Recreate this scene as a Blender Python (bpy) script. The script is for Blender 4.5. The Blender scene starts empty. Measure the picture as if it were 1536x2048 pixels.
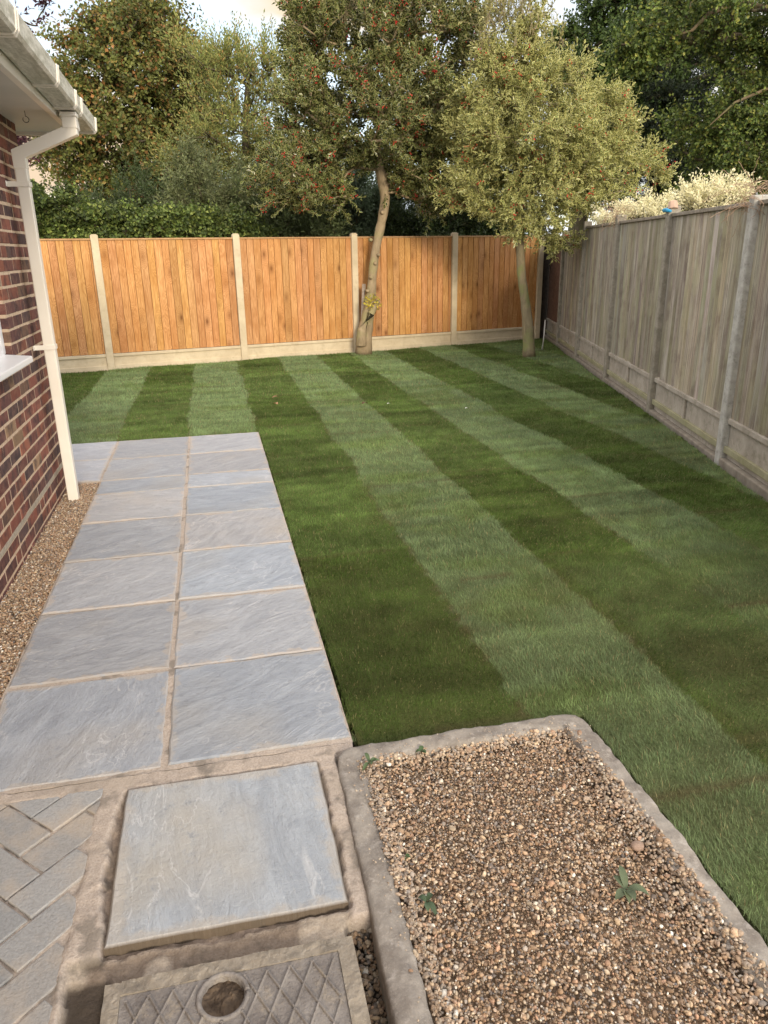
import bpy, math, random
import numpy as np
from mathutils import Matrix, Vector
R = math.radians
scene = bpy.context.scene
C = scene.collection

# ------------------------------------------------------------------ camera
H = 1.54
RIGHT = np.array([0.97497805, -0.22180274, -0.01487784])
UP = np.array([0.08679596, 0.31820561, 0.94404007])
FWD = np.array([0.20465646, 0.92170968, -0.32949506])
FPX = 1494.09
cam_data = bpy.data.cameras.new("camera")
cam = bpy.data.objects.new("camera", cam_data); C.objects.link(cam)
cam.matrix_world = Matrix([[RIGHT[0], UP[0], -FWD[0], 0], [RIGHT[1], UP[1], -FWD[1], 0], [RIGHT[2], UP[2], -FWD[2], H], [0, 0, 0, 1]])
cam_data.sensor_fit = 'HORIZONTAL'; cam_data.sensor_width = 36; cam_data.lens = FPX / 1536 * 36
cam_data.clip_start = 0.05; cam_data.clip_end = 3000
scene.camera = cam

# ------------------------------------------------------------------ world, sun, exposure
SUN_EL = 17; SUN_AZ = 175          # low soft evening sun, behind the camera
world = bpy.data.worlds.new("World"); scene.world = world; world.use_nodes = True
wn = world.node_tree; wn.nodes.clear()
def N(nt, t, **kw):
    n = nt.nodes.new(t)
    for k, v in kw.items(): setattr(n, k, v)
    return n
out = N(wn, 'ShaderNodeOutputWorld'); bg = N(wn, 'ShaderNodeBackground'); bg.inputs[1].default_value = 0.15
sky = N(wn, 'ShaderNodeTexSky', sky_type='NISHITA', sun_disc=False, sun_elevation=R(SUN_EL), sun_rotation=R(SUN_AZ))
tc = N(wn, 'ShaderNodeTexCoord'); mp = N(wn, 'ShaderNodeMapping'); mp.inputs['Scale'].default_value = (1.6, 1.6, 4.2); mp.inputs['Location'].default_value = (0.35, 0.1, 0.25)
nz = N(wn, 'ShaderNodeTexNoise'); nz.inputs['Scale'].default_value = 1.7; nz.inputs['Detail'].default_value = 7; nz.inputs['Roughness'].default_value = .5
wn.links.new(tc.outputs['Generated'], mp.inputs[0]); wn.links.new(mp.outputs[0], nz.inputs[0])
r1 = N(wn, 'ShaderNodeValToRGB'); r1.color_ramp.elements[0].position = .36; r1.color_ramp.elements[1].position = .55
r1.color_ramp.elements[0].color = (.45, .45, .45, 1)
wn.links.new(nz.outputs[0], r1.inputs[0])
mp2 = N(wn, 'ShaderNodeMapping'); mp2.inputs['Scale'].default_value = (2.1, 2.1, 6); mp2.inputs['Location'].default_value = (4.2, 1.9, .6)
nz2 = N(wn, 'ShaderNodeTexNoise'); nz2.inputs['Scale'].default_value = 1.2; nz2.inputs['Detail'].default_value = 4
wn.links.new(tc.outputs['Generated'], mp2.inputs[0]); wn.links.new(mp2.outputs[0], nz2.inputs[0])
r2 = N(wn, 'ShaderNodeValToRGB'); cr = r2.color_ramp
cr.elements[0].position = .38; cr.elements[0].color = (.88, .94, 1.0, 1)
cr.elements[1].position = .62; cr.elements[1].color = (1.0, .80, .56, 1)
e = cr.elements.new(.5); e.color = (.90, .84, .84, 1)
wn.links.new(nz2.outputs[0], r2.inputs[0])
def bank(prev, d0, inner, outer, colour):
    dn = N(wn, 'ShaderNodeVectorMath', operation='DOT_PRODUCT'); dn.inputs[1].default_value = d0
    wn.links.new(tc.outputs['Generated'], dn.inputs[0])
    ad = N(wn, 'ShaderNodeMath', operation='MULTIPLY_ADD'); wn.links.new(nz2.outputs[0], ad.inputs[0]); ad.inputs[1].default_value = .10; wn.links.new(dn.outputs['Value'], ad.inputs[2])
    mr = N(wn, 'ShaderNodeMapRange', interpolation_type='SMOOTHSTEP'); wn.links.new(ad.outputs[0], mr.inputs[0]); mr.inputs[1].default_value = outer + .05; mr.inputs[2].default_value = inner + .05
    m_ = N(wn, 'ShaderNodeMix', data_type='RGBA'); wn.links.new(mr.outputs[0], m_.inputs['Factor']); wn.links.new(prev, m_.inputs['A']); m_.inputs['B'].default_value = (*colour, 1)
    return m_.outputs['Result']
scl = N(wn, 'ShaderNodeVectorMath', operation='SCALE'); scl.inputs['Scale'].default_value = 7.6
ck = bank(r2.outputs[0], (.20, .93, .30), .96, .86, (.39, .42, .46))
ck = bank(ck, (-.20, .95, .22), .985, .955, (.38, .325, .30))
ck = bank(ck, (-.137, .963, .23), .9985, .985, (.37, .285, .20))
ck = bank(ck, (.073, .964, .257), .9985, .990, (.40, .31, .19))
wn.links.new(ck, scl.inputs[0])
mx = N(wn, 'ShaderNodeMix', data_type='RGBA')
wn.links.new(r1.outputs[0], mx.inputs['Factor']); wn.links.new(sky.outputs[0], mx.inputs['A']); wn.links.new(scl.outputs[0], mx.inputs['B'])
wn.links.new(mx.outputs['Result'], bg.inputs[0]); wn.links.new(bg.outputs[0], out.inputs[0])

sd = bpy.data.lights.new("sun", 'SUN'); sd.energy = 1.3; sd.angle = R(12); sd.color = (1.0, .85, .65)
sun = bpy.data.objects.new("sun", sd); C.objects.link(sun)
sv = Vector((math.sin(R(SUN_AZ)) * math.cos(R(SUN_EL)), math.cos(R(SUN_AZ)) * math.cos(R(SUN_EL)), math.sin(R(SUN_EL))))
sun.rotation_euler = sv.to_track_quat('Z', 'Y').to_euler()
scene.view_settings.view_transform = 'Standard'; scene.view_settings.look = 'None'
scene.view_settings.exposure = 1.22; scene.view_settings.gamma = 1

# ------------------------------------------------------------------ helpers
rng = np.random.default_rng(7); random.seed(7)
def P(px, py, Y):
    """a point of the place seen at photo pixel (px,py) and standing at depth Y"""
    d = FWD + RIGHT * (px - 768) / FPX - UP * (py - 1024) / FPX
    t = Y / d[1]; return np.array([0, 0, H]) + d * t
def tag(o, label=None, cat=None, group=None, kind=None):
    if label: o['label'] = label
    if cat: o['category'] = cat
    if group: o['group'] = group
    if kind: o['kind'] = kind
    return o
def empty(name, loc=(0, 0, 0)):
    o = bpy.data.objects.new(name, None); C.objects.link(o); o.location = loc; o.empty_display_size = .1
    return o
def link(name, me, mat, parent=None):
    if mat: me.materials.append(mat)
    o = bpy.data.objects.new(name, me); C.objects.link(o)
    if parent is not None:
        o.parent = parent
        if parent.type == 'EMPTY': o.matrix_parent_inverse = Matrix.Translation(-Vector(parent.location))
    return o
def arr_mesh(name, V, F, col=None, uv=None, uv2=None, smooth=False):
    me = bpy.data.meshes.new(name)
    V = np.ascontiguousarray(V, dtype=np.float32); F = np.ascontiguousarray(F, dtype=np.int32)
    n, k = F.shape
    me.vertices.add(len(V)); me.vertices.foreach_set('co', V.ravel())
    me.loops.add(n * k); me.loops.foreach_set('vertex_index', F.ravel())
    me.polygons.add(n); me.polygons.foreach_set('loop_start', np.arange(0, n * k, k, dtype=np.int32))
    me.polygons.foreach_set('use_smooth', np.full(n, smooth, dtype=bool))
    me.update(calc_edges=True)
    if col is not None:
        a = me.color_attributes.new('tint', 'FLOAT_COLOR', 'POINT')
        c = np.ones((len(V), 4), dtype=np.float32); c[:, :3] = col; a.data.foreach_set('color', c.ravel())
    for nm, u in (('UVMap', uv), ('loc', uv2)):
        if u is not None:
            l = me.uv_layers.new(name=nm); l.data.foreach_set('uv', np.ascontiguousarray(u, dtype=np.float32)[F.ravel()].ravel())
    return me
class MB:
    def __init__(s): s.v = []; s.f = []; s.c = []
    def add(s, vs, fs, c=(1, 1, 1)):
        b = len(s.v); s.v += [tuple(map(float, q)) for q in vs]; s.f += [tuple(b + i for i in f) for f in fs]; s.c += [c] * len(vs)
    def box(s, x0, y0, z0, x1, y1, z1, c=(1, 1, 1), M=None):
        vs = [(x, y, z) for z in (z0, z1) for y in (y0, y1) for x in (x0, x1)]
        if M is not None: vs = [M @ Vector(q) for q in vs]
        s.add(vs, [(0, 2, 3, 1), (4, 5, 7, 6), (0, 1, 5, 4), (2, 6, 7, 3), (0, 4, 6, 2), (1, 3, 7, 5)], c)
    def prism(s, pts, a, b, c=(1, 1, 1)):
        """closed outline pts (list of 3-vectors) swept from offset a to offset b"""
        n = len(pts); a = np.array(a); b = np.array(b)
        vs = [np.array(q) + a for q in pts] + [np.array(q) + b for q in pts]
        s.add(vs, [tuple(range(n))[::-1], tuple(range(n, 2 * n))] + [(i, (i + 1) % n, n + (i + 1) % n, n + i) for i in range(n)], c)
    def tube(s, pts, rad, k=8, c=(1, 1, 1)):
        pts = [np.array(q, float) for q in pts]
        if not hasattr(rad, '__len__'): rad = [rad] * len(pts)
        rings = []
        for i, q in enumerate(pts):
            d = pts[min(i + 1, len(pts) - 1)] - pts[max(i - 1, 0)]; d /= np.linalg.norm(d)
            a = np.cross(d, [0, 0, 1.0]) if abs(d[2]) < .9 else np.cross(d, [1.0, 0, 0])
            a /= np.linalg.norm(a); b = np.cross(d, a)
            rings.append([q + rad[i] * (a * math.cos(t) + b * math.sin(t)) for t in np.arange(k) * 2 * math.pi / k])
        vs = [v for r_ in rings for v in r_]; fs = []
        for i in range(len(pts) - 1):
            for j in range(k):
                fs.append((i * k + j, i * k + (j + 1) % k, (i + 1) * k + (j + 1) % k, (i + 1) * k + j))
        fs += [tuple(range(k))[::-1], tuple((len(pts) - 1) * k + j for j in range(k))]
        s.add(vs, fs, c)
    def build(s, name, mat, parent=None, bevel=0, smooth=False, seg=2):
        me = bpy.data.meshes.new(name); me.from_pydata(s.v, [], s.f); me.update()
        a = me.color_attributes.new('tint', 'FLOAT_COLOR', 'POINT')
        c = np.ones((len(s.v), 4), dtype=np.float32); c[:, :3] = s.c; a.data.foreach_set('color', c.ravel())
        if smooth: me.polygons.foreach_set('use_smooth', np.ones(len(me.polygons), dtype=bool))
        o = link(name, me, mat, parent)
        if bevel:
            m = o.modifiers.new('bevel', 'BEVEL'); m.width = bevel; m.segments = seg; m.limit_method = 'ANGLE'; m.angle_limit = R(40)
        return o

# value noise on the CPU for uneven geometry
_T = rng.random((64, 64, 64))
def vnoise(p):
    p = np.asarray(p, float) ; i = np.floor(p).astype(int); f = p - i; f = f * f * (3 - 2 * f)
    r_ = 0
    for dx in (0, 1):
        for dy in (0, 1):
            for dz in (0, 1):
                w = (f[..., 0] if dx else 1 - f[..., 0]) * (f[..., 1] if dy else 1 - f[..., 1]) * (f[..., 2] if dz else 1 - f[..., 2])
                r_ = r_ + w * _T[(i[..., 0] + dx) % 64, (i[..., 1] + dy) % 64, (i[..., 2] + dz) % 64]
    return r_
def vn2(x, y, s=1., z=0.): return vnoise(np.stack([x * s, y * s, np.full_like(x, z)], -1))

# ------------------------------------------------------------------ materials
class Mat:
    def __init__(s, name, rough=.8, spec=.3):
        s.m = bpy.data.materials.new(name); s.m.use_nodes = True; s.t = s.m.node_tree
        s.b = s.t.nodes['Principled BSDF']; s.b.inputs['Roughness'].default_value = rough; s.b.inputs['Specular IOR Level'].default_value = spec
        s.co = s.n('ShaderNodeTexCoord')
    def n(s, t, **kw): return N(s.t, t, **kw)
    def l(s, a, b): s.t.links.new(a, b); return b
    def map(s, scale=(1, 1, 1), src=None, rot=(0, 0, 0), loc=(0, 0, 0)):
        m = s.n('ShaderNodeMapping'); m.inputs['Scale'].default_value = scale; m.inputs['Rotation'].default_value = rot; m.inputs['Location'].default_value = loc
        s.l(src or s.co.outputs['Object'], m.inputs[0]); return m.outputs[0]
    def noise(s, vec, sc=5, det=4, ro=.55, dist=0):
        n = s.n('ShaderNodeTexNoise'); s.l(vec, n.inputs['Vector'])
        n.inputs['Scale'].default_value = sc; n.inputs['Detail'].default_value = det; n.inputs['Roughness'].default_value = ro; n.inputs['Distortion'].default_value = dist
        return n.outputs[0]
    def ramp(s, f, pts):
        r_ = s.n('ShaderNodeValToRGB'); s.l(f, r_.inputs[0]); els = r_.color_ramp.elements
        while len(els) < len(pts): els.new(.5)
        for e_, (p, c) in zip(els, pts):
            e_.position = p; e_.color = (c, c, c, 1) if not hasattr(c, '__len__') else (*c, 1)
        return r_.outputs[0]
    def mix(s, f, a, b, mode='MIX'):
        m = s.n('ShaderNodeMix', data_type='RGBA', blend_type=mode)
        for v, k in ((f, 'Factor'), (a, 'A'), (b, 'B')):
            if hasattr(v, 'is_linked') or hasattr(v, 'links'): s.l(v, m.inputs[k])
            elif k == 'Factor': m.inputs[k].default_value = v
            else: m.inputs[k].default_value = (*v, 1)
        return m.outputs['Result']
    def math(s, op, a, b=None):
        m = s.n('ShaderNodeMath', operation=op)
        for i, v in enumerate((a, b)):
            if v is None: continue
            if hasattr(v, 'links'): s.l(v, m.inputs[i])
            else: m.inputs[i].default_value = v
        return m.outputs[0]
    def attr(s, name='tint'): return s.n('ShaderNodeAttribute', attribute_name=name).outputs['Color']
    def uv(s, name='UVMap'): return s.n('ShaderNodeUVMap', uv_map=name).outputs[0]
    def color(s, c): s.l(c, s.b.inputs['Base Color']); return s
    def bump(s, h, st=.3, d=.01):
        b = s.n('ShaderNodeBump'); b.inputs['Strength'].default_value = st; b.inputs['Distance'].default_value = d
        s.l(h, b.inputs['Height']); s.l(b.outputs[0], s.b.inputs['Normal']); return s

def m_leaf(name, cream=None, width=.72, transl=.3, rough=.5):
    m = Mat(name, rough, .35); c = m.attr()
    if cream:
        u = m.uv(); sp = m.n('ShaderNodeSeparateXYZ'); m.l(u, sp.inputs[0])
        s_ = m.math('ADD', m.math('ABSOLUTE', sp.outputs[0]), m.math('ABSOLUTE', sp.outputs[1]))
        f = m.math('GREATER_THAN', s_, width)
        c = m.mix(f, c, cream)
    m.color(c)
    tr = m.n('ShaderNodeBsdfTranslucent'); m.l(c, tr.inputs[0])
    ms = m.n('ShaderNodeMixShader'); ms.inputs[0].default_value = transl
    m.l(m.b.outputs[0], ms.inputs[1]); m.l(tr.outputs[0], ms.inputs[2]); m.l(ms.outputs[0], m.t.nodes['Material Output'].inputs[0])
    return m.m
def m_bark(name, a, b, c=None):
    m = Mat(name, .9, .15); v = m.map((1, 1, .35)); n1 = m.noise(v, 14, 6, .65, .6); n2 = m.noise(m.map(), 3.5, 4)
    k = m.mix(m.ramp(n1, [(.35, 0), (.65, 1)]), a, b)
    if c: k = m.mix(m.ramp(n2, [(.48, 0), (.62, .75)]), k, c)
    m.color(k).bump(n1, .7, .02); return m.m
def m_simple(name, a, b, sc=20, rough=.6, bump=.1, det=5, spec=.3):
    m = Mat(name, rough, spec); n = m.noise(m.map(), sc, det)
    m.color(m.mix(m.ramp(n, [(.35, 0), (.68, 1)]), a, b)).bump(n, bump, .005); return m.m

# ------------------------------------------------------------------ materials: brick, plastic, paving
def mk_brick():
    m = Mat('brick', .85, .2); c = m.attr()
    n1 = m.noise(m.map(), 26, 5, .6); n2 = m.noise(m.map(loc=(3, 1, 2)), 9, 3)
    c2 = m.mix(m.ramp(n2, [(.45, 0), (.62, .75)]), c, (.05, .035, .04))
    c3 = m.mix(m.ramp(n1, [(.46, 0), (.75, .6)]), c2, (.30, .17, .12))
    fine = m.noise(m.map(), 160, 3)
    m.color(m.mix(m.ramp(fine, [(.3, 0), (.7, .25)]), c3, (.02, .012, .012))).bump(fine, .5, .004); return m.m
M_brick = mk_brick()
M_mortar = m_simple('brick mortar', (.46, .34, .23), (.64, .50, .37), 60, .95, .4)
M_mortar2 = m_simple('grey render band', (.30, .26, .20), (.42, .37, .30), 40, .95, .3)
M_upvc = m_simple('cream plastic', (.77, .73, .64), (.83, .79, .71), 3, .32, .02)
def mk_gutter():
    m = Mat('weathered plastic', .45, .3)
    n1 = m.noise(m.map((6, 1, 6)), 7, 6, .65); n2 = m.noise(m.map((3, 9, 3)), 16, 4, .7)
    c = m.mix(m.ramp(n1, [(.38, 0), (.66, .9)]), (.72, .70, .62), (.34, .33, .25))
    c = m.mix(m.ramp(n2, [(.52, 0), (.68, .8)]), c, (.16, .15, .10)); m.color(c); return m.m
M_gutter = mk_gutter()
M_white = m_simple('white window plastic', (.78, .79, .80), (.84, .84, .85), 4, .3, .02)
def mk_glass():
    m = Mat('window glass', .04, .6); m.b.inputs['Base Color'].default_value = (.03, .035, .04, 1); return m.m
M_glass = mk_glass()
def mk_slab(name, tone=1.0, smear=.015, stain=.40):
    m = Mat(name, .62, .35)
    u = m.uv(); t = m.attr()
    nA = m.noise(m.map((1.0, 2.3, 1), src=u), 3.4, 9, .64, 1.5)        # bedding streaks
    nB = m.noise(m.map((1.6, 9, 1), src=u), 4, 8, .72, .9)
    nC = m.noise(m.map((1, 1, 1), src=u), 1.6, 3, .5)
    base = m.mix(m.ramp(nA, [(.28, 0), (.72, 1)]), (.275 * tone, .295 * tone, .325 * tone), (.41 * tone, .43 * tone, .455 * tone))
    base = m.mix(m.ramp(nB, [(.44, 0), (.70, .42)]), base, (.225 * tone, .235 * tone, .25 * tone))
    base = m.mix(m.ramp(nC, [(.54, 0), (.72, stain)]), base, (.40 * tone, .355 * tone, .29 * tone))
    # pale veins: thin ridges of a warped noise
    nV = m.noise(m.map((1.1, 2.6, 1), src=u, loc=(5, 3, 0)), 2.6, 5, .55, 1.2)
    ridge = m.math('ABSOLUTE', m.math('SUBTRACT', nV, .5))
    vein = m.ramp(ridge, [(.0, .6), (.006, .3), (.014, 0)])
    gate = m.ramp(m.noise(u, 1.9, 2), [(.48, 0), (.58, 1)])
    base = m.mix(m.math('MULTIPLY', vein, gate), base, (.58 * tone, .57 * tone, .56 * tone))
    fine = m.noise(u, 55, 6, .78); pit = m.noise(m.map(src=u, loc=(2, 6, 0)), 19, 6, .72)
    base = m.mix(m.ramp(pit, [(.36, .5), (.46, 0), (.60, 0), (.72, .4)]), base, (.30, .315, .335))
    base = m.mix(m.ramp(pit, [(.30, .45), (.40, 0)]), base, (.17, .175, .18))
    base = m.mix(m.ramp(fine, [(.25, .22), (.5, 0), (.62, 0), (.8, .25)]), base, (.50, .50, .50))
    # sandy mortar smeared over the edges
    lo = m.uv('loc'); sp = m.n('ShaderNodeSeparateXYZ'); m.l(lo, sp.inputs[0])
    ex = m.math('MINIMUM', sp.outputs[0], m.math('SUBTRACT', 1, sp.outputs[0])); ey = m.math('MINIMUM', sp.outputs[1], m.math('SUBTRACT', 1, sp.outputs[1]))
    ed = m.math('MINIMUM', ex, ey); wob = m.noise(m.map(src=u, loc=(9, 9, 0)), 7, 6, .7)
    e_ = m.math('SUBTRACT', ed, m.math('MULTIPLY', m.math('SUBTRACT', wob, .46), .34))
    base = m.mix(m.ramp(e_, [(.0, .65), (smear, .0)]), base, (.43, .385, .335))
    base = m.mix(1.0, base, t, 'MULTIPLY')
    m.color(base)
    h = m.math('ADD', m.math('MULTIPLY', nA, 1.0), m.math('ADD', m.math('MULTIPLY', nB, .35), m.math('ADD', m.math('MULTIPLY', fine, .35), m.math('MULTIPLY', pit, .5))))
    m.bump(h, .85, .012); return m.m
M_slab = mk_slab('riven sandstone paving', 1.0)
M_slab2 = mk_slab('recessed sandstone slab', 1.04, .05, .75)
def mk_sand(tinted=False):
    m = Mat('sandy mortar joints', .95, .1); v = m.map()
    n1 = m.noise(v, 9, 5, .6); n2 = m.noise(v, 150, 3, .7); n3 = m.noise(m.map(loc=(4, 4, 4)), 3.0, 4)
    c = m.mix(m.ramp(n2, [(.3, 0), (.7, 1)]), (.33, .28, .235), (.49, .425, .365))
    c = m.mix(m.ramp(n1, [(.54, 0), (.63, .75)]), c, (.19, .17, .145))
    c = m.mix(m.ramp(n3, [(.55, 0), (.65, .5)]), c, (.32, .28, .23))
    if tinted: c = m.mix(1.0, c, m.attr(), 'MULTIPLY')
    m.color(c).bump(m.math('ADD', n1, m.math('MULTIPLY', n2, .4)), .8, .008); return m.m
M_sand = mk_sand()
def mk_conc(name, a, b, d, rough=.92, scale=1):
    m = Mat(name, rough, .15); v = m.map()
    n1 = m.noise(v, 6 * scale, 6, .65, .3); n2 = m.noise(v, 170, 3, .7); n3 = m.noise(m.map(loc=(7, 2, 1)), 14 * scale, 6, .7)
    c = m.mix(m.ramp(n1, [(.35, 0), (.65, 1)]), a, b)
    c = m.mix(m.ramp(n3, [(.54, 0), (.72, .7)]), c, d)
    c = m.mix(m.ramp(n2, [(.3, .35), (.45, 0), (.66, 0), (.8, .35)]), c, (.45, .42, .37))
    m.color(c).bump(m.math('ADD', n3, m.math('MULTIPLY', n2, .5)), .6, .006); return m.m
M_kerb = mk_conc('old rough concrete', (.185, .165, .145), (.32, .295, .26), (.47, .44, .40), scale=2.2)
M_post = mk_conc('new pale concrete', (.50, .42, .29), (.60, .52, .37), (.42, .35, .23), scale=.7)
M_oldpost = mk_conc('old grey concrete post', (.30, .30, .275), (.44, .44, .41), (.17, .17, .15), scale=2.2)
M_oldpost2 = mk_conc('old brownish post', (.19, .175, .14), (.29, .27, .225), (.14, .14, .10), scale=2.2)
M_oldboard = mk_conc('old stained gravel board', (.26, .235, .195), (.38, .35, .30), (.15, .14, .09))
M_mossboard = mk_conc('mossy ledge', (.22, .21, .125), (.30, .29, .19), (.20, .21, .09))
M_block = Mat('paving blocks', .9, .15)
_v = M_block.map(); _f = M_block.noise(_v, 120, 4, .7); _g = M_block.noise(_v, 6, 4)
M_block.color(M_block.mix(M_block.ramp(_g, [(.48, 0), (.66, .55)]), M_block.mix(M_block.ramp(_f, [(.3, .35), (.6, 0)]), M_block.attr(), (.12, .11, .10)), (.46, .38, .29))).bump(_f, .6, .005)
M_block = M_block.m
def mk_cover():
    m = Mat('dirty cast cover', .85, .25); v = m.map()
    n1 = m.noise(v, 10, 6, .7); n2 = m.noise(v, 90, 4, .7); n3 = m.noise(m.map(loc=(3, 5, 1)), 22, 5, .7)
    c = m.mix(m.ramp(n1, [(.35, 0), (.65, 1)]), (.16, .145, .135), (.27, .25, .23))
    c = m.mix(m.ramp(n3, [(.54, 0), (.70, .7)]), c, (.33, .285, .22))
    c = m.mix(m.ramp(n2, [(.55, 0), (.75, .6)]), c, (.075, .06, .05))
    m.color(c).bump(m.math('ADD', n3, n2), .8, .006); return m.m
M_cover = mk_cover()
M_soil = m_simple('damp soil', (.045, .032, .022), (.13, .095, .065), 45, .98, 1.0, 6)
M_tint = Mat('pebbles', .75, .25)
_f = M_tint.noise(M_tint.map(), 220, 3, .7)
M_tint.color(M_tint.mix(M_tint.ramp(_f, [(.35, .5), (.6, 0)]), M_tint.attr(), (.12, .08, .05))); M_tint = M_tint.m
# new larch-lap wood, knots as warped rings
def mk_wood(name, new=True):
    m = Mat(name, .75, .2); t = m.attr(); u = m.uv(); v = m.map((1, 1, 1), src=u)
    if new:
        kn = m.n('ShaderNodeTexVoronoi', feature='F1'); m.l(m.map((5.5, 2.6, 1), src=u), kn.inputs['Vector']); kn.inputs['Scale'].default_value = 1.0; kn.inputs['Randomness'].default_value = 1
        kd = kn.outputs['Distance']
        g = m.noise(m.map((34, 1.6, 1), src=u), 1.6, 6, .6, .8)
        warp = m.math('ADD', m.math('MULTIPLY', g, 2.2), m.math('MULTIPLY', m.math('POWER', m.math('MAXIMUM', m.math('SUBTRACT', .5, kd), 0), 1.5), 14))
        ring = m.math('ABSOLUTE', m.math('SINE', m.math('MULTIPLY', warp, 6)))
        c = m.mix(m.ramp(ring, [(.1, 0), (.9, 1)]), (.62, .355, .155), (.43, .215, .082))
        c = m.mix(m.ramp(kd, [(.05, .95), (.10, .6), (.16, .35), (.30, 0)]), c, (.15, .06, .02))
        big = m.noise(m.map((1.1, .9, 1), src=u), 2.2, 3)
        c = m.mix(m.ramp(big, [(.45, 0), (.68, .5)]), c, (.36, .15, .04))
        fi = m.noise(m.map((160, 6, 1), src=u), 1, 4)
        c = m.mix(m.ramp(fi, [(.3, .25), (.55, 0)]), c, (.26, .12, .04))
        m.color(m.mix(1.0, c, t, 'MULTIPLY')).bump(fi, .3, .003)
    else:
        g = m.noise(m.map((60, 1.2, 1), src=u), 1.5, 7, .7, .5); fi = m.noise(m.map((220, 5, 1), src=u), 1, 4)
        big = m.noise(m.map((1.2, .8, 1), src=u), 1.7, 5, .6); big2 = m.noise(m.map((1.6, 1.3, 1), src=u, loc=(7, 3, 0)), 2.3, 5, .65)
        c = m.mix(m.ramp(g, [(.38, 0), (.62, 1)]), (.125, .105, .085), (.35, .315, .255))
        c = m.mix(m.ramp(big, [(.44, 0), (.62, .7)]), c, (.25, .245, .15))
        c = m.mix(m.ramp(big2, [(.50, 0), (.66, .75)]), c, (.13, .10, .085))
        wet = m.noise(m.map((9, .5, 1), src=u, loc=(2, 8, 0)), 1.5, 5, .7); c = m.mix(m.ramp(wet, [(.50, 0), (.64, .6)]), c, (.36, .35, .31))
        sp = m.n('ShaderNodeSeparateXYZ'); m.l(u, sp.inputs[0])
        c = m.mix(m.ramp(fi, [(.3, .5), (.5, 0), (.7, 0), (.85, .3)]), c, (.10, .085, .065))
        m.color(m.mix(1.0, c, t, 'MULTIPLY')).bump(m.math('ADD', g, fi), .6, .004)
    return m.m
M_wood = mk_wood('new treated softwood'); M_oldwood = mk_wood('weathered grey softwood', False)
M_stake = m_simple('grey weathered stake', (.24, .20, .16), (.36, .31, .26), 30, .9, .4)
M_bark1 = m_bark('pale holly bark', (.36, .28, .18), (.23, .18, .11), (.27, .25, .12))
M_bark2 = m_bark('mottled green bark', (.27, .225, .14), (.16, .135, .085), (.19, .22, .08))
M_barkl = m_bark('limb bark', (.17, .13, .08), (.09, .07, .04), (.12, .12, .05))
M_barkd = m_bark('dark bark', (.12, .10, .07), (.06, .05, .035), (.09, .10, .04))

# ------------------------------------------------------------------ ground
me = arr_mesh('ground', [(-900, -900, -.12), (900, -900, -.12), (900, 1500, -.12), (-900, 1500, -.12)], [[0, 1, 2, 3]])
tag(link('ground', me, m_simple('rough ground', (.05, .055, .02), (.10, .085, .05), 3, .95, .3)), kind='structure')

FA0 = np.array([4.098, 12.629]); FAd = np.array([math.cos(R(11.966)), math.sin(R(11.966))])     # new fence line
FB0 = np.array([4.207, 6.631]); FBd = np.array([math.sin(R(15.741)), math.cos(R(15.741))])       # old fence line
def fbx(y): return FB0[0] + (y - FB0[1]) * FBd[0] / FBd[1]
def fay(x): return FA0[1] + (x - FA0[0]) * FAd[1] / FAd[0]

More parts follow.
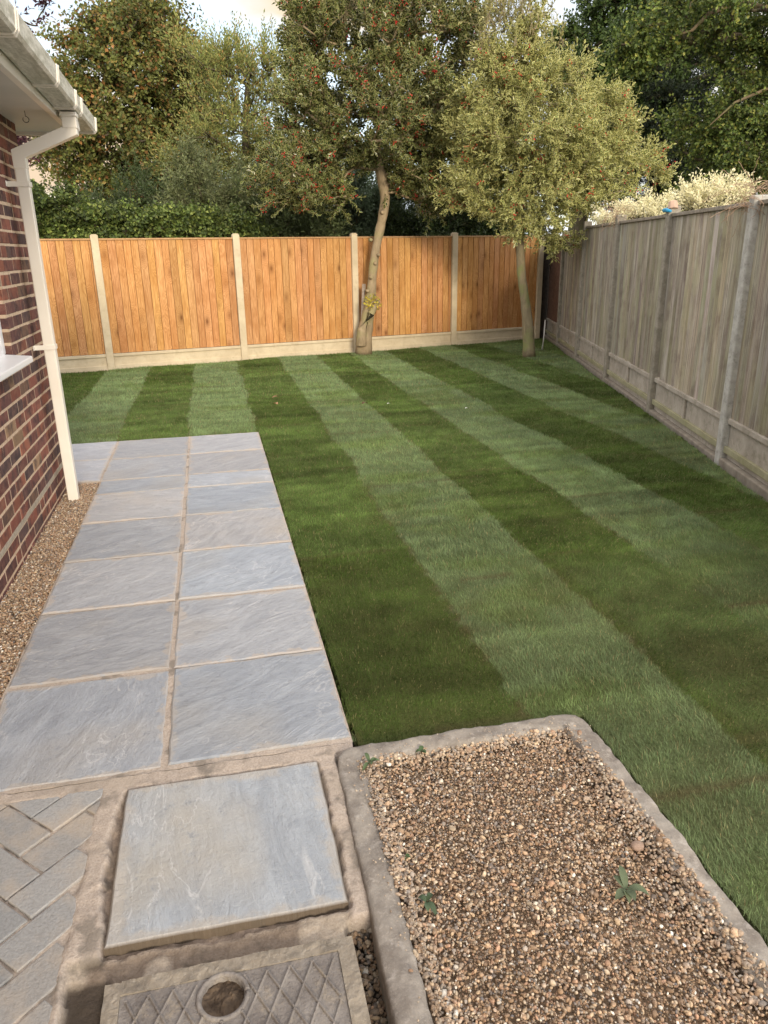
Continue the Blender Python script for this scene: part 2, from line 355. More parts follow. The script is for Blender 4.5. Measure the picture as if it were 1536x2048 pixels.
# ------------------------------------------------------------------ lawn
def in_lawn(x, y):
    a = (y < fay(x) - .03) & (x < fbx(y) - .05) & (y > .2)
    edge = .012 * (vn2(x, y, 9) - .5)
    path = (x < .345 + edge) & (y < 6.775 + edge) & (y > 2.02)
    low = (y <= 2.041 + edge) & (x < 1.150 + edge)
    house = (x < -1.48) & (y < 6.775)
    return a & ~path & ~low & ~house & (x > -6)
XB = np.array([-6.5, -3.4, -2.75, -2.1, -1.5, -.9, -.28, .34, .965, 1.585, 2.16, 2.775, 3.39, 4.0, 4.62, 5.24, 5.9])
def turf(x, y):
    """colour of each roll of turf, laid in strips 0.6 m wide and 1.65 m long"""
    xw = x + .030 * (vn2(x, y, 1.6, 5) - .5) * 2 + .030 * (vn2(x, y, 14, 3) - .5) + .03 * (vn2(x, y, 45, 7) - .5)
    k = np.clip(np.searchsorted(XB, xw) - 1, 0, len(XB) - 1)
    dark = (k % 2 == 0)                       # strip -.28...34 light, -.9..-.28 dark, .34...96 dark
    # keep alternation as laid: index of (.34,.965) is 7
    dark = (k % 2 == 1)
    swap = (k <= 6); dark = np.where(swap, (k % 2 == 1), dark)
    off = np.array([.3, .9, .2, 1.1, .6, .1, 1.3, .45, 1.60, .14, 1.0, .5, 1.4, .8, .2, 1.2, .7])[k]
    j = (y - off) / 1.64; ji = np.floor(j).astype(int); jf = j - ji
    h = ((k * 7919 + ji * 104729) % 97) / 97.0; h = np.where((k == 8) & (y < 3.24), .40, h); h = np.where((k == 8) & (y > 3.24) & (y < 4.9), .15, h)
    soft = np.clip((3.4 - y) / .3, 0, 1) * np.clip((x - 1.62) / .05, 0, 1)
    nap_lit_c = np.array([.188, .262, .120]); nap_dim_c = np.array([.102, .164, .036])  # roll greens, with the brightness of the lit and unlit nap painted in
    c = np.where(dark[..., None], nap_dim_c, nap_lit_c)
    midc = (nap_lit_c * .45 + nap_dim_c * .55)
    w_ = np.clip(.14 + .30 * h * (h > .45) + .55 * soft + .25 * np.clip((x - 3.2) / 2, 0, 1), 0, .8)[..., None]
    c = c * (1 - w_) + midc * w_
    c = c * (1 + (h[..., None] - .5) * .34)
    # rolls end at slightly different places: a little of the neighbour's colour creeps over the seam
    n1 = vn2(x, y * 2.2, 1.7, 1); n2 = vn2(x, y * 1.5, 5.5, 2); n3 = vn2(x, y, 19, 4); n5 = vn2(x * .8, y * 5.0, 2.2, 16)
    n4 = vn2(x, y * 3.2, 1.3, 6); patch = np.clip((n1 * .35 + n2 * .3 + n4 * .35 - .5) * 4.6, -.9, .9)
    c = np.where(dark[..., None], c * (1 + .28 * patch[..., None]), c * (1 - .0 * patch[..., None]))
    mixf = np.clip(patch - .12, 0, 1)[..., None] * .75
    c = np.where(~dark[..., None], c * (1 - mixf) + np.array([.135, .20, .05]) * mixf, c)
    c = c * (1 + (n3[..., None] - .5) * .35) * (1 + (n5[..., None] - .5) * .45)
    brown = np.clip((vn2(x, y, 3.1, 33) * .6 + vn2(x, y, 11, 34) * .4 - .60) * 5, 0, 1)[..., None] * .2
    c = c * (1 - brown) + np.array([.13, .115, .05]) * brown
    near = np.clip((3.6 - y) / 1.6, 0, 1)[..., None]
    c = c * (1 - .12 * near)
    # browned seams where the rolls meet
    seam = np.clip(1 - np.minimum(jf, 1 - jf) * 1.64 / .03, 0, 1) * (vn2(x, y, 4, 8) > .42)
    dx = np.min(np.abs(xw[..., None] - XB), axis=-1)
    seam = np.maximum(seam, np.clip(1 - dx / .012, 0, 1) * (vn2(x, y, 3, 9) > .5))
    c = c * (1 - .6 * seam[..., None]) + np.array([.12, .085, .045]) * .6 * seam[..., None]
    return c, dark, seam
def lawn_z(x, y): return -.012 + .016 * (vn2(x, y, 1.1, 11) - .5) * 2 * np.clip((y - 2.2) / 2, 0, 1) + .006 * (vn2(x, y, 4, 12) - .5) - .0
# lawn sheet: grid cells whose centre is on the lawn, with a cut soil edge
gs = .04
xs = np.arange(-6, 7.2, gs); ys = np.arange(.2, 14, gs)
GX, GY = np.meshgrid(xs, ys, indexing='ij')
keep = in_lawn(GX[:-1, :-1] + gs / 2, GY[:-1, :-1] + gs / 2)
idx = np.arange(GX.size).reshape(GX.shape)
F = np.stack([idx[:-1, :-1], idx[1:, :-1], idx[1:, 1:], idx[:-1, 1:]], -1)[keep]
used, inv = np.unique(F, return_inverse=True); F = inv.reshape(F.shape)
vx = GX.ravel()[used]; vy = GY.ravel()[used]
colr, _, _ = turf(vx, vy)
vz = lawn_z(vx, vy)
V = np.stack([vx, vy, vz], -1)
# skirt
e = np.concatenate([F[:, [i, (i + 1) % 4]] for i in range(4)])
key = np.sort(e, 1); _, ii, cnt = np.unique(key[:, 0].astype(np.int64) * 10**7 + key[:, 1], return_index=True, return_counts=True)
be = e[ii[cnt == 1]]; n0 = len(V)
V2 = V.copy(); V2[:, 2] = -.11
F = np.concatenate([F, np.stack([be[:, 1], be[:, 0], be[:, 0] + n0, be[:, 1] + n0], -1)])
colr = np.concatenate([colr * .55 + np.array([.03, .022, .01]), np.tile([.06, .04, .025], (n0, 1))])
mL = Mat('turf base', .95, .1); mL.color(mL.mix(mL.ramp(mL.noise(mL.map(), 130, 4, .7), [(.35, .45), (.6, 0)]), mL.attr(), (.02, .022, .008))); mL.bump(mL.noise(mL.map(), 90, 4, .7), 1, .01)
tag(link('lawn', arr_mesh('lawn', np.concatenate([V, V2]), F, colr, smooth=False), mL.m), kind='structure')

def blades(n, y0, y1, h, w, seg2):
    x = rng.uniform(-3.2, 6.6, n * 3); y = rng.uniform(y0, y1, n * 3)
    ok = in_lawn(x, y); x = x[ok]; y = y[ok]
    # drop what stands behind the house
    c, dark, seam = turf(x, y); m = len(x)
    ok = rng.random(m) > seam * .55; x, y, c, dark = x[ok], y[ok], c[ok], dark[ok]; m = len(x)
    a = rng.uniform(0, 2 * np.pi, m)
    clump = vn2(x, y, 6, 21) * 6.28 * 1.6
    lean = np.stack([np.cos(a) * .55 + np.cos(clump) * .45, np.sin(a) * .55 + np.sin(clump) * .45 + np.where(dark, -.55, .65)], -1)
    L = h * rng.uniform(.55, 1.25, m) * (.8 + .45 * vn2(x, y, 3.5, 31))
    ln = rng.uniform(.35, 1.0, m)[:, None] * lean
    b = rng.uniform(0, 2 * np.pi, m); sx = np.stack([np.cos(b), np.sin(b), np.zeros(m)], -1) * (w * rng.uniform(.6, 1.2, m))[:, None]
    base = np.stack([x, y, lawn_z(x, y) - .003], -1)
    up = np.zeros((m, 3)); up[:, 2] = 1
    lx = np.concatenate([ln, np.zeros((m, 1))], 1)
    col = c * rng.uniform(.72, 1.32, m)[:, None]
    dry = rng.random(m) < .05; col[dry] = np.array([.34, .30, .15]) * rng.uniform(.6, 1.1, dry.sum())[:, None]
    if seg2:
        mid = base + (up * .62 + lx * .28) * L[:, None]; tip = base + (up * .92 + lx * .95) * L[:, None]
        V = np.stack([base - sx, base + sx, mid + sx * .8, mid - sx * .8, tip], 1).reshape(-1, 3)
        i = np.arange(m)[:, None] * 5
        F = np.concatenate([i + [0, 1, 2], i + [0, 2, 3], i + [3, 2, 4]]); k = 5
    else:
        tip = base + (up * .9 + lx * .8) * L[:, None]
        V = np.stack([base - sx, base + sx, tip], 1).reshape(-1, 3); F = np.arange(m)[:, None] * 3 + [0, 1, 2]; k = 3
    return V, F, np.repeat(col, k, 0)
parts = [blades(230000, 1.0, 3.4, .019, .0009, True), blades(150000, 3.4, 5.4, .021, .0014, True), blades(110000, 5.4, 8.5, .026, .0025, False), blades(90000, 8.5, 13.8, .028, .004, False)]
off = 0; VV = []; FF = []; CC = []
for v_, f_, c_ in parts:
    VV.append(v_); FF.append(f_ + off); CC.append(c_); off += len(v_)
mG = Mat('grass blades', .6, .25); mG.color(mG.attr())
tr = mG.n('ShaderNodeBsdfTranslucent'); mG.l(mG.attr(), tr.inputs[0]); ms = mG.n('ShaderNodeMixShader'); ms.inputs[0].default_value = .25
mG.l(mG.b.outputs[0], ms.inputs[1]); mG.l(tr.outputs[0], ms.inputs[2]); mG.l(ms.outputs[0], mG.t.nodes['Material Output'].inputs[0])
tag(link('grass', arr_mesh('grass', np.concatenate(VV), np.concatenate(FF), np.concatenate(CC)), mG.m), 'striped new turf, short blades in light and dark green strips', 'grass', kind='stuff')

# ------------------------------------------------------------------ paved path
def slab_arrays(x0, x1, y0, y1, z, th, rot, tint, jit=.003, res=14, seed=0, bev=.006):
    n = res + 1; u = np.linspace(0, 1, n); U_, V_ = np.meshgrid(u, u, indexing='ij')
    X = x0 + U_ * (x1 - x0); Y = y0 + V_ * (y1 - y0)
    e0 = (vn2(Y, X * 0 + seed, 14) - .5) * 2 * jit; e1 = (vn2(Y, X * 0 + seed + 9, 14) - .5) * 2 * jit
    X = X + np.where(U_ == 0, e0, 0) + np.where(U_ == 1, e1, 0)
    f0 = (vn2(X, Y * 0 + seed + 5, 14) - .5) * 2 * jit; Y = Y + np.where((V_ == 0) | (V_ == 1), f0, 0)
    Z = z + .004 * (vn2(X, Y, 5, seed) - .5) + .002 * (vn2(X, Y, 17, seed) - .5)
    bd = (U_ == 0) | (U_ == 1) | (V_ == 0) | (V_ == 1)
    top = np.stack([X, Y, Z], -1)
    cx_, cy_ = (x0 + x1) / 2, (y0 + y1) / 2
    inner = top.copy()
    inner[..., 0] = cx_ + (X - cx_) * (1 - bev / (x1 - x0) * 2 * bd); inner[..., 1] = cy_ + (Y - cy_) * (1 - bev / (y1 - y0) * 2 * bd)
    idx = np.arange(n * n).reshape(n, n)
    F = np.stack([idx[:-1, :-1], idx[1:, :-1], idx[1:, 1:], idx[:-1, 1:]], -1).reshape(-1, 4)
    ring = np.concatenate([idx[:, 0], idx[-1, 1:], idx[::-1, -1][1:], idx[0, ::-1][1:-1]]); m = len(ring)
    Vt = inner.reshape(-1, 3); rim = top.reshape(-1, 3)[ring].copy(); rim[:, 2] -= bev * .7; low = rim.copy(); low[:, 2] = z - th
    nb = len(Vt)
    i = np.arange(m); j = (i + 1) % m
    F = np.concatenate([F, np.stack([ring[j], ring[i], nb + i, nb + j], -1)[:, ::-1][:, ::-1], np.stack([nb + j, nb + i, nb + m + i, nb + m + j], -1)])
    Vv = np.concatenate([Vt, rim, low])
    ca, sa = math.cos(rot), math.sin(rot); sx_, sy_ = (seed * 3.37) % 23, (seed * 7.91) % 19
    q = Vv[:, :2] - [cx_, cy_]; uv = np.stack([q[:, 0] * ca - q[:, 1] * sa + sx_, q[:, 0] * sa + q[:, 1] * ca + sy_], -1)
    lo = np.stack([(Vv[:, 0] - x0) / (x1 - x0), (Vv[:, 1] - y0) / (y1 - y0)], -1)
    return Vv, F, np.tile(tint, (len(Vv), 1)), uv, lo
def join(parts_):
    off = 0; o = [[], [], [], [], []]
    for p_ in parts_:
        for k_ in range(5): o[k_].append(p_[k_] + (off if k_ == 1 else 0))
        off += len(p_[0])
    return [np.concatenate(a) for a in o]
rows = [2.085, 2.70, 3.325, 3.945, 4.565, 5.17, 5.505, 6.12, 6.765]
slabs = []; rs = random.Random(3)
for i in range(8):
    for x0, x1 in ((-.868, -.276), (-.258, .338)):
        yj = rs.uniform(-.006, .006)
        t = rs.uniform(.86, 1.10); w = rs.uniform(-.05, .06)
        if (i, x0 < -.5) in ((7, True),): t = .82
        slabs.append(slab_arrays(x0 + rs.uniform(-.003, .003), x1 + rs.uniform(-.003, .003), rows[i] + .009 + yj, rows[i + 1] - .009 + yj, .003 + rs.uniform(-.002, .002), .03, rs.uniform(-1.35, .35), (t * (.985 + w), t, t * (1.02 - w)), seed=len(slabs) + 1))
for y0, y1 in ((5.53, 6.135), (6.155, 6.76)):
    slabs.append(slab_arrays(-1.47, -.886, y0, y1, .003, .03, .1, (1.0, 1.0, 1.02), seed=40 + len(slabs)))
tag(link('path', arr_mesh('path', *join(slabs)[:2], *join(slabs)[2:]), M_slab), kind='structure')
# mortar joints under and between the slabs
def rough_sheet(name, x0, x1, y0, y1, z, amp, mat, res=.02, sc=12, th=.06, f=None):
    nx, ny = max(2, int((x1 - x0) / res)), max(2, int((y1 - y0) / res))
    X, Y = np.meshgrid(np.linspace(x0, x1, nx + 1), np.linspace(y0, y1, ny + 1), indexing='ij')
    if f is not None: X, Y = f(X, Y)
    Z = z + amp * (vn2(X, Y, sc, 3) - .5) * 2 + amp * .5 * (vn2(X, Y, sc * 3.3, 4) - .5) * 2
    bd = np.zeros_like(X, bool); bd[0] = bd[-1] = True; bd[:, 0] = bd[:, -1] = True
    idx = np.arange(X.size).reshape(X.shape)
    F = np.stack([idx[:-1, :-1], idx[1:, :-1], idx[1:, 1:], idx[:-1, 1:]], -1).reshape(-1, 4)
    ring = np.concatenate([idx[:, 0], idx[-1, 1:], idx[::-1, -1][1:], idx[0, ::-1][1:-1]]); m = len(ring); V = np.stack([X, Y, Z], -1).reshape(-1, 3)
    low = V[ring].copy(); low[:, 2] = z - th; i = np.arange(m); j = (i + 1) % m
    F = np.concatenate([F, np.stack([ring[j], ring[i], len(V) + i, len(V) + j], -1)])
    return arr_mesh(name, np.concatenate([V, low]), F, smooth=False)
tag(link('mortar_bed', rough_sheet('mortar_bed', -.874, .342, 2.075, 6.77, -.0025, .0025, M_sand, .02, 16), M_sand), kind='structure')
tag(link('mortar_bed', rough_sheet('mortar_bed', -1.475, -.875, 5.515, 6.77, -.004, .002, M_sand, .03, 16), M_sand), kind='structure')
def ss(a, b_, v): t = np.clip((v - a) / (b_ - a), 0, 1); return t * t * (3 - 2 * t)
def mortar_field():
    X, Y = np.meshgrid(np.arange(-1.088, .3401, .0075), np.arange(.3, 2.0761, .0075), indexing='ij')
    wx = X + .007 * (vn2(X, Y, 16, 51) - .5) * 2 + .003 * (vn2(X, Y, 60, 52) - .5) * 2; wy = Y + .007 * (vn2(X, Y, 15, 53) - .5) * 2 + .003 * (vn2(X, Y, 55, 54) - .5) * 2
    Z = .000 + .0028 * (vn2(X, Y, 13, 55) - .5) * 2 + .002 * (vn2(X, Y, 45, 56) - .5) * 2
    T = np.ones(X.shape + (3,))
    def blend(m_, z_, t_):
        nonlocal Z, T
        Z = Z * (1 - m_) + z_ * m_; T = T * (1 - m_[..., None]) + np.array(t_) * m_[..., None]
    rgh = .004 * (vn2(X, Y, 50, 57) - .5) * 2
    blend(ss(0, .012, -.450 + .03 * (wy - 1.7) - wx) * ss(0, .008, 2.03 - wy), -.007 + rgh, (.96, .96, .96))            # block paving bed
    blend(ss(0, .014, 1.428 - wy) * ss(0, .02, wx + .46) * ss(0, .01, .215 - wx), -.016 + rgh, (.82, .82, .78))       # ledge in front of the lid
    blend(ss(0, .03, .25 - vn2(X, Y, 8, 58) * .5) * ss(0, .02, 1.43 - wy) * ss(0, .02, wx + .42), -.022 + rgh, (.46, .43, .40))
    gap = .022 * ss(2.0, 1.86, Y) * ss(1.47, 1.62, Y) + .004
    blend(ss(0, .006, wx + .376 + gap) * ss(0, .006, .221 - wx) * ss(0, .006, 2.008 - wy) * ss(0, .006, wy - 1.420), -.026 + rgh, (.62, .58, .55))
    blend(((X > -.350) & (X < .190) & (Y < 1.343)).astype(float), -.10 + 0 * X, (.25, .25, .25))
    blend(ss(0, .008, wx + .452) * ss(0, .008, -.352 - wx) * ss(0, .010, 1.378 - wy), -.030 + rgh, (.17, .16, .15))
    blend(ss(0, .010, wx - .196) * ss(0, .02, 1.395 - wy), -.095 + rgh * 2, (.14, .13, .12))
    blend(ss(0, .01, wx - .274), -.012 + 0 * X, (.7, .65, .6)) if False else None
    blend(ss(0, .006, wx - .272) * ss(0, .008, 2.030 - wy), -.05 + 0 * X, (.5, .5, .5))
    idx = np.arange(X.size).reshape(X.shape)
    F = np.stack([idx[:-1, :-1], idx[1:, :-1], idx[1:, 1:], idx[:-1, 1:]], -1).reshape(-1, 4)
    return arr_mesh('mortar_bed', np.stack([X, Y, Z], -1).reshape(-1, 3), F, T.reshape(-1, 3), smooth=True)
tag(link('mortar_bed', mortar_field(), mk_sand(True)), kind='structure')
recess = empty('manhole_slab', (-.08, 1.73, -.03))
tag(recess, 'square pale blue grey stone slab with brown edges sunk into the paving as a manhole lid', 'manhole lid')
s_ = list(slab_arrays(-.372, .212, 1.436, 2.002, .004, .040, 1.45, (1.02, 1.06, 1.08), .002, 18, 77, .007))
s_[2] = s_[2].copy(); s_[2][19 * 19:] = (.32, .27, .21)
link('slab', arr_mesh('slab', *s_), M_slab2, recess)
# ------------------------------------------------------------------ block paving (45 degree herringbone)
bp = []
L_, W_ = .212, .106
def add_block(cx_, cy_, horiz):
    hx, hy = (L_ / 2 - .004, W_ / 2 - .004) if horiz else (W_ / 2 - .004, L_ / 2 - .004)
    c45 = math.cos(R(45)); ox, oy = -.56, 1.72
    pts = []
    X = ox + (cx_ * c45 - cy_ * c45); Y = oy + (cx_ * c45 + cy_ * c45)
    if X > -.33 or X < -1.35 or Y > 2.15 or Y < .3: return
    poly = [(ox + (cx_ + a) * c45 - (cy_ + d) * c45, oy + (cx_ + a) * c45 + (cy_ + d) * c45) for a, d in ((-hx, -hy), (hx, -hy), (hx, hy), (-hx, hy))]
    # clip to the area left of the mortar line
    def clip(poly, f):
        o = []
        for i in range(len(poly)):
            a, b_ = poly[i], poly[(i + 1) % len(poly)]; fa, fb = f(a), f(b_)
            if fa >= 0: o.append(a)
            if fa * fb < 0:
                t = fa / (fa - fb); o.append((a[0] + t * (b_[0] - a[0]), a[1] + t * (b_[1] - a[1])))
        return o
    for f in (lambda p_: -.452 + .03 * (p_[1] - 1.7) - p_[0], lambda p_: 2.03 - p_[1], lambda p_: p_[0] + 1.07):
        poly = clip(poly, f)
        if len(poly) < 3: return
    ar = abs(sum(poly[i][0] * poly[(i + 1) % len(poly)][1] - poly[(i + 1) % len(poly)][0] * poly[i][1] for i in range(len(poly)))) / 2
    if ar < .0012: return
    g = rs.uniform(.8, 1.15); w = rs.uniform(-.03, .05)
    z = rs.uniform(-.003, .002)
    B.prism([(p_[0], p_[1], 0) for p_ in poly], (0, 0, -.05), (0, 0, z), (.315 * g * (1 + w), .318 * g, .315 * g * (1 - w)))
B = MB()
for i in range(-14, 15):
    for j in range(-14, 15):
        # herringbone: L shaped repeat
        r_ = (i - j) % 4
        if r_ == 0: add_block((i + 1) * W_, (j + .5) * W_, True)
        if r_ == 2: add_block((i + .5) * W_, (j + 0) * W_, False)
tag(B.build('block_paving', M_block, None, .005), kind='structure')
# ------------------------------------------------------------------ inspection cover
cov = empty('inspection_cover', (-.08, 1.0, -.03))
tag(cov, 'dirty metal drain cover with raised diamond pattern and round lifting recess in a concrete frame', 'drain cover')
cz = -.012
b = MB()
MF = mk_conc('cover frame concrete', (.20, .175, .14), (.30, .265, .215), (.38, .345, .29), scale=2)
for x0, x1, y0, y1 in ((-.360, -.3245, .70, 1.348), (.1645, .204, .70, 1.348), (-.3245, .1645, 1.3145, 1.352)):
    link('frame', rough_sheet('frame', x0, x1, y0, y1, cz + .003, .003, MF, .006, 35, .06), MF, cov)
hx_, hy_, hr = -.102, 1.262, .047
# plate with a round hole
n = 40; ang = np.arange(n) * 2 * np.pi / n
circ = [(hx_ + hr * math.cos(a), hy_ + hr * math.sin(a)) for a in ang]
def sq(a):
    dx, dy = math.cos(a), math.sin(a); ts = []
    for lim, o_, d_ in ((-.324, hx_, dx), (.164, hx_, dx), (.732, hy_, dy), (1.314, hy_, dy)):
        if abs(d_) > 1e-6:
            t = (lim - o_) / d_
            if t > 0: ts.append(t)
    t = min(ts); return (hx_ + t * dx, hy_ + t * dy)
corners = [math.atan2(y_ - hy_, x_ - hx_) % (2 * math.pi) for x_ in (-.324, .164) for y_ in (.732, 1.314)]
angs = sorted(list(ang) + corners); n = len(angs)
vs = [(hx_ + hr * math.cos(a), hy_ + hr * math.sin(a), cz) for a in angs] + [(*sq(a), cz) for a in angs] + [(hx_ + hr * .94 * math.cos(a), hy_ + hr * .94 * math.sin(a), cz - .03) for a in angs]
b = MB(); b.add(vs, [(i, n + i, n + (i + 1) % n, (i + 1) % n) for i in range(n)] + [(i, (i + 1) % n, 2 * n + (i + 1) % n, 2 * n + i) for i in range(n)])
b.build('plate', M_cover, cov)
b = MB()
def bar(p0, p1, w=.0035, h=.005):
    p0 = np.array(p0); p1 = np.array(p1); d = p1 - p0; Ln = np.linalg.norm(d)
    if Ln < .008: return
    d /= Ln; s = np.array([-d[1], d[0]])
    vs = []
    for q in (p0, p1):
        vs += [(*(q - s * w), cz), (*(q + s * w), cz), (*(q + s * w * .5), cz + h), (*(q - s * w * .5), cz + h)]
    b.add(vs, [(0, 1, 2, 3)[::-1], (4, 5, 6, 7), (1, 5, 6, 2), (2, 6, 7, 3), (3, 7, 4, 0)])
for sgn in (1, -1):
    for k in range(-16, 24):
        # lines x = x0 + sgn*.5*(y-.73)
        x0 = -.34 + k * .052
        ysn = np.linspace(.742, 1.302, 200); xsn = x0 + sgn * .5 * (ysn - .73)
        ok = (xsn > -.312) & (xsn < .152) & ((xsn - hx_) ** 2 + (ysn - hy_) ** 2 > (hr + .013) ** 2) & (rs.random() > -1)
        st = None
        for i in range(200):
            if ok[i] and st is None: st = i
            if st is not None and (not ok[i] or i == 199):
                bar((xsn[st], ysn[st]), (xsn[i - 1], ysn[i - 1])); st = None
b.build('tread_pattern', M_cover, cov, .0012, seg=1)
b = MB(); b.tube([(hx_ + (hr + .007) * math.cos(a), hy_ + (hr + .007) * math.sin(a), cz) for a in np.linspace(0, 2 * np.pi, 41)], .006, 8); b.build('lifting_ring', M_cover, cov, smooth=True)
link('dirt_fill', rough_sheet('dirt_fill', hx_ - hr, hx_ + hr, hy_ - hr, hy_ + hr, cz - .010, .005, M_soil, .005, 60, .01), M_soil, cov)
# loose soil under and beside the cover
# ------------------------------------------------------------------ pebbles
def ico():
    t = (1 + 5 ** .5) / 2
    v = [(-1, t, 0), (1, t, 0), (-1, -t, 0), (1, -t, 0), (0, -1, t), (0, 1, t), (0, -1, -t), (0, 1, -t), (t, 0, -1), (t, 0, 1), (-t, 0, -1), (-t, 0, 1)]
    f = [(0, 11, 5), (0, 5, 1), (0, 1, 7), (0, 7, 10), (0, 10, 11), (1, 5, 9), (5, 11, 4), (11, 10, 2), (10, 7, 6), (7, 1, 8), (3, 9, 4), (3, 4, 2), (3, 2, 6), (3, 6, 8), (3, 8, 9), (4, 9, 5), (2, 4, 11), (6, 2, 10), (8, 6, 7), (9, 8, 1)]
    v = np.array(v, float); v /= np.linalg.norm(v[0]); return v, np.array(f)
def ico2():
    v, f = ico(); v = list(map(tuple, v)); c = {}; nf = []
    def mid(a, b_):
        k = (min(a, b_), max(a, b_))
        if k not in c:
            m_ = (np.array(v[a]) + np.array(v[b_])); m_ /= np.linalg.norm(m_); c[k] = len(v); v.append(tuple(m_))
        return c[k]
    for a, b_, d in f:
        x_, y_, z_ = mid(a, b_), mid(b_, d), mid(d, a); nf += [(a, x_, z_), (b_, y_, x_), (d, z_, y_), (x_, y_, z_)]
    return np.array(v), np.array(nf)
PAL = np.array([[.28, .18, .105], [.37, .25, .155], [.21, .14, .09], [.43, .34, .235], [.31, .235, .17], [.54, .47, .37], [.15, .125, .105], [.33, .20, .125], [.28, .235, .19], [.40, .29, .18], [.62, .58, .50], [.12, .11, .105]])
PW = np.array([.17, .15, .15, .09, .13, .035, .06, .09, .06, .09, .015, .02]); PW = PW / PW.sum()
def pebbles(x, y, z, s, hi, dirty=1.0, pale=None):
    v0, f0 = ico2() if hi else ico(); m = len(x)
    q = rng.normal(size=(m, 4)); q /= np.linalg.norm(q, axis=1)[:, None]; a, b_, c_, d = q.T
    Rm = np.stack([np.stack([1 - 2 * (c_**2 + d**2), 2 * (b_ * c_ - a * d), 2 * (b_ * d + a * c_)], -1), np.stack([2 * (b_ * c_ + a * d), 1 - 2 * (b_**2 + d**2), 2 * (c_ * d - a * b_)], -1), np.stack([2 * (b_ * d - a * c_), 2 * (c_ * d + a * b_), 1 - 2 * (b_**2 + c_**2)], -1)], 1)
    sc = np.stack([rng.uniform(.8, 1.35, m), rng.uniform(.65, 1.0, m), rng.uniform(.45, .8, m)], -1) * (s / 2)[:, None]
    jit = 1 + .28 * (rng.random((m, len(v0), 1)) - .5)
    P_ = np.einsum('mij,mkj->mki', Rm, v0[None] * sc[:, None, :] * jit)
    P_[:, :, 2] *= .8
    P_ += np.stack([x, y, z], -1)[:, None]
    col = PAL[rng.choice(len(PAL), m, p=PW)] * rng.uniform(.7, 1.45, m)[:, None] * dirty * np.array([.98, 1.03, 1.10])
    if pale is not None: col = col * (1 - pale[:, None]) + np.array([.50, .44, .36]) * pale[:, None]
    F_ = (np.arange(m)[:, None, None] * len(v0) + f0[None]).reshape(-1, 3)
    return P_.reshape(-1, 3), F_, np.repeat(col, len(v0), 0)
def cat(ps):
    off = 0; v_, f_, c_ = [], [], []
    for a, b_, d in ps: v_.append(a); f_.append(b_ + off); c_.append(d); off += len(a)
    return np.concatenate(v_), np.concatenate(f_), np.concatenate(c_)
def bed_h(x, y): return -.013 + .012 * (vn2(x, y, 3.2, 41) - .5) * 2 + .006 * (vn2(x, y, 9, 42) - .5)
n = 26000
x = rng.uniform(.335, 1.085, n); y = rng.uniform(.45, 1.975, n); y = np.where(rng.random(n) < .4, rng.uniform(.95, 1.975, n), y)
s = rng.gamma(4, .0013, n) + .0028
z = bed_h(x, y) + rng.uniform(-.003, .009, n)
edge = np.minimum.reduce([x - .362, 1.046 - x, 1.956 - y])
z += np.clip(.045 - edge, 0, .085) * .36
pale = np.clip(1 - edge / .06, 0, 1) * .55 * rng.random(n)
s = s * (1 + .35 * np.clip(1 - edge / .06, 0, 1))
g1 = pebbles(x, y, z, s, True, 1.22, pale)
# fine grit between
n = 14000; x = rng.uniform(.34, 1.075, n); y = rng.uniform(.6, 1.97, n); g2 = pebbles(x, y, bed_h(x, y) + rng.uniform(.0, .008, n), rng.uniform(.003, .007, n), False, .85)
# strays on the kerb
n = 700; x = rng.choice([.362, 1.048], n); y = rng.uniform(.7, 1.97, n); x = x + np.where(x < .7, -1, 1) * rng.gamma(1.3, .009, n); g4 = pebbles(x, y, np.full(n, .020), rng.uniform(.004, .010, n), True, 1.0, rng.random(n) * .6)
n = 110; x = np.where(rng.random(n) < .5, rng.uniform(.29, .36, n), rng.uniform(.35, 1.1, n)); y = np.where(x < .36, rng.uniform(1.0, 1.95, n), rng.uniform(1.955, 2.01, n)); g3 = pebbles(x, y, np.full(n, .026), rng.uniform(.003, .008, n), False, 1.1, np.full(n, .7))
tag(link('gravel', arr_mesh('gravel', *cat([g1, g2, g3, g4]), smooth=True), M_tint), 'mixed brown and cream pea gravel filling the concrete edged bed', 'gravel', kind='stuff')
tag(link('soil', rough_sheet('soil', .31, 1.10, .4, 2.0, -.034, .008, M_soil, .03, 3, .05), m_simple('gravel dust', (.22, .155, .10), (.34, .25, .17), 60, .95, .8)), kind='structure')
# gravel strip along the house wall
n = 17000; x = rng.uniform(-1.09, -.872, n); y = rng.uniform(2.09, 5.52, n); g1 = pebbles(x, y, -.026 + .008 * vn2(x, y, 6, 2) + rng.uniform(0, .010, n), rng.uniform(.007, .015, n), False, 1.25)
tag(link('gravel', arr_mesh('gravel', *g1, smooth=True), M_tint), 'narrow strip of golden pea gravel between brick wall and stone path', 'gravel', kind='stuff')
tag(link('soil', rough_sheet('soil', -1.10, -.875, 2.04, 5.512, -.034, .004, M_soil, .03, 3, .05), m_simple('gravel dust light', (.22, .14, .08), (.33, .23, .14), 60, .95, .8)), kind='structure')
# rubble in the slot beside the cover
n = 900; x = rng.uniform(.196, .262, n); y = rng.uniform(.6, 1.40, n); g1 = pebbles(x, y, -.085 + .03 * np.clip((y - 1.25) / .15, 0, 1) + rng.uniform(-.004, .018, n), rng.uniform(.008, .026, n) * rng.uniform(.5, 1, n), True, .45)
tag(link('rubble', arr_mesh('rubble', *g1, smooth=False), M_tint), 'dark soil and stone rubble in the slot beside the drain cover', 'rubble', kind='stuff')
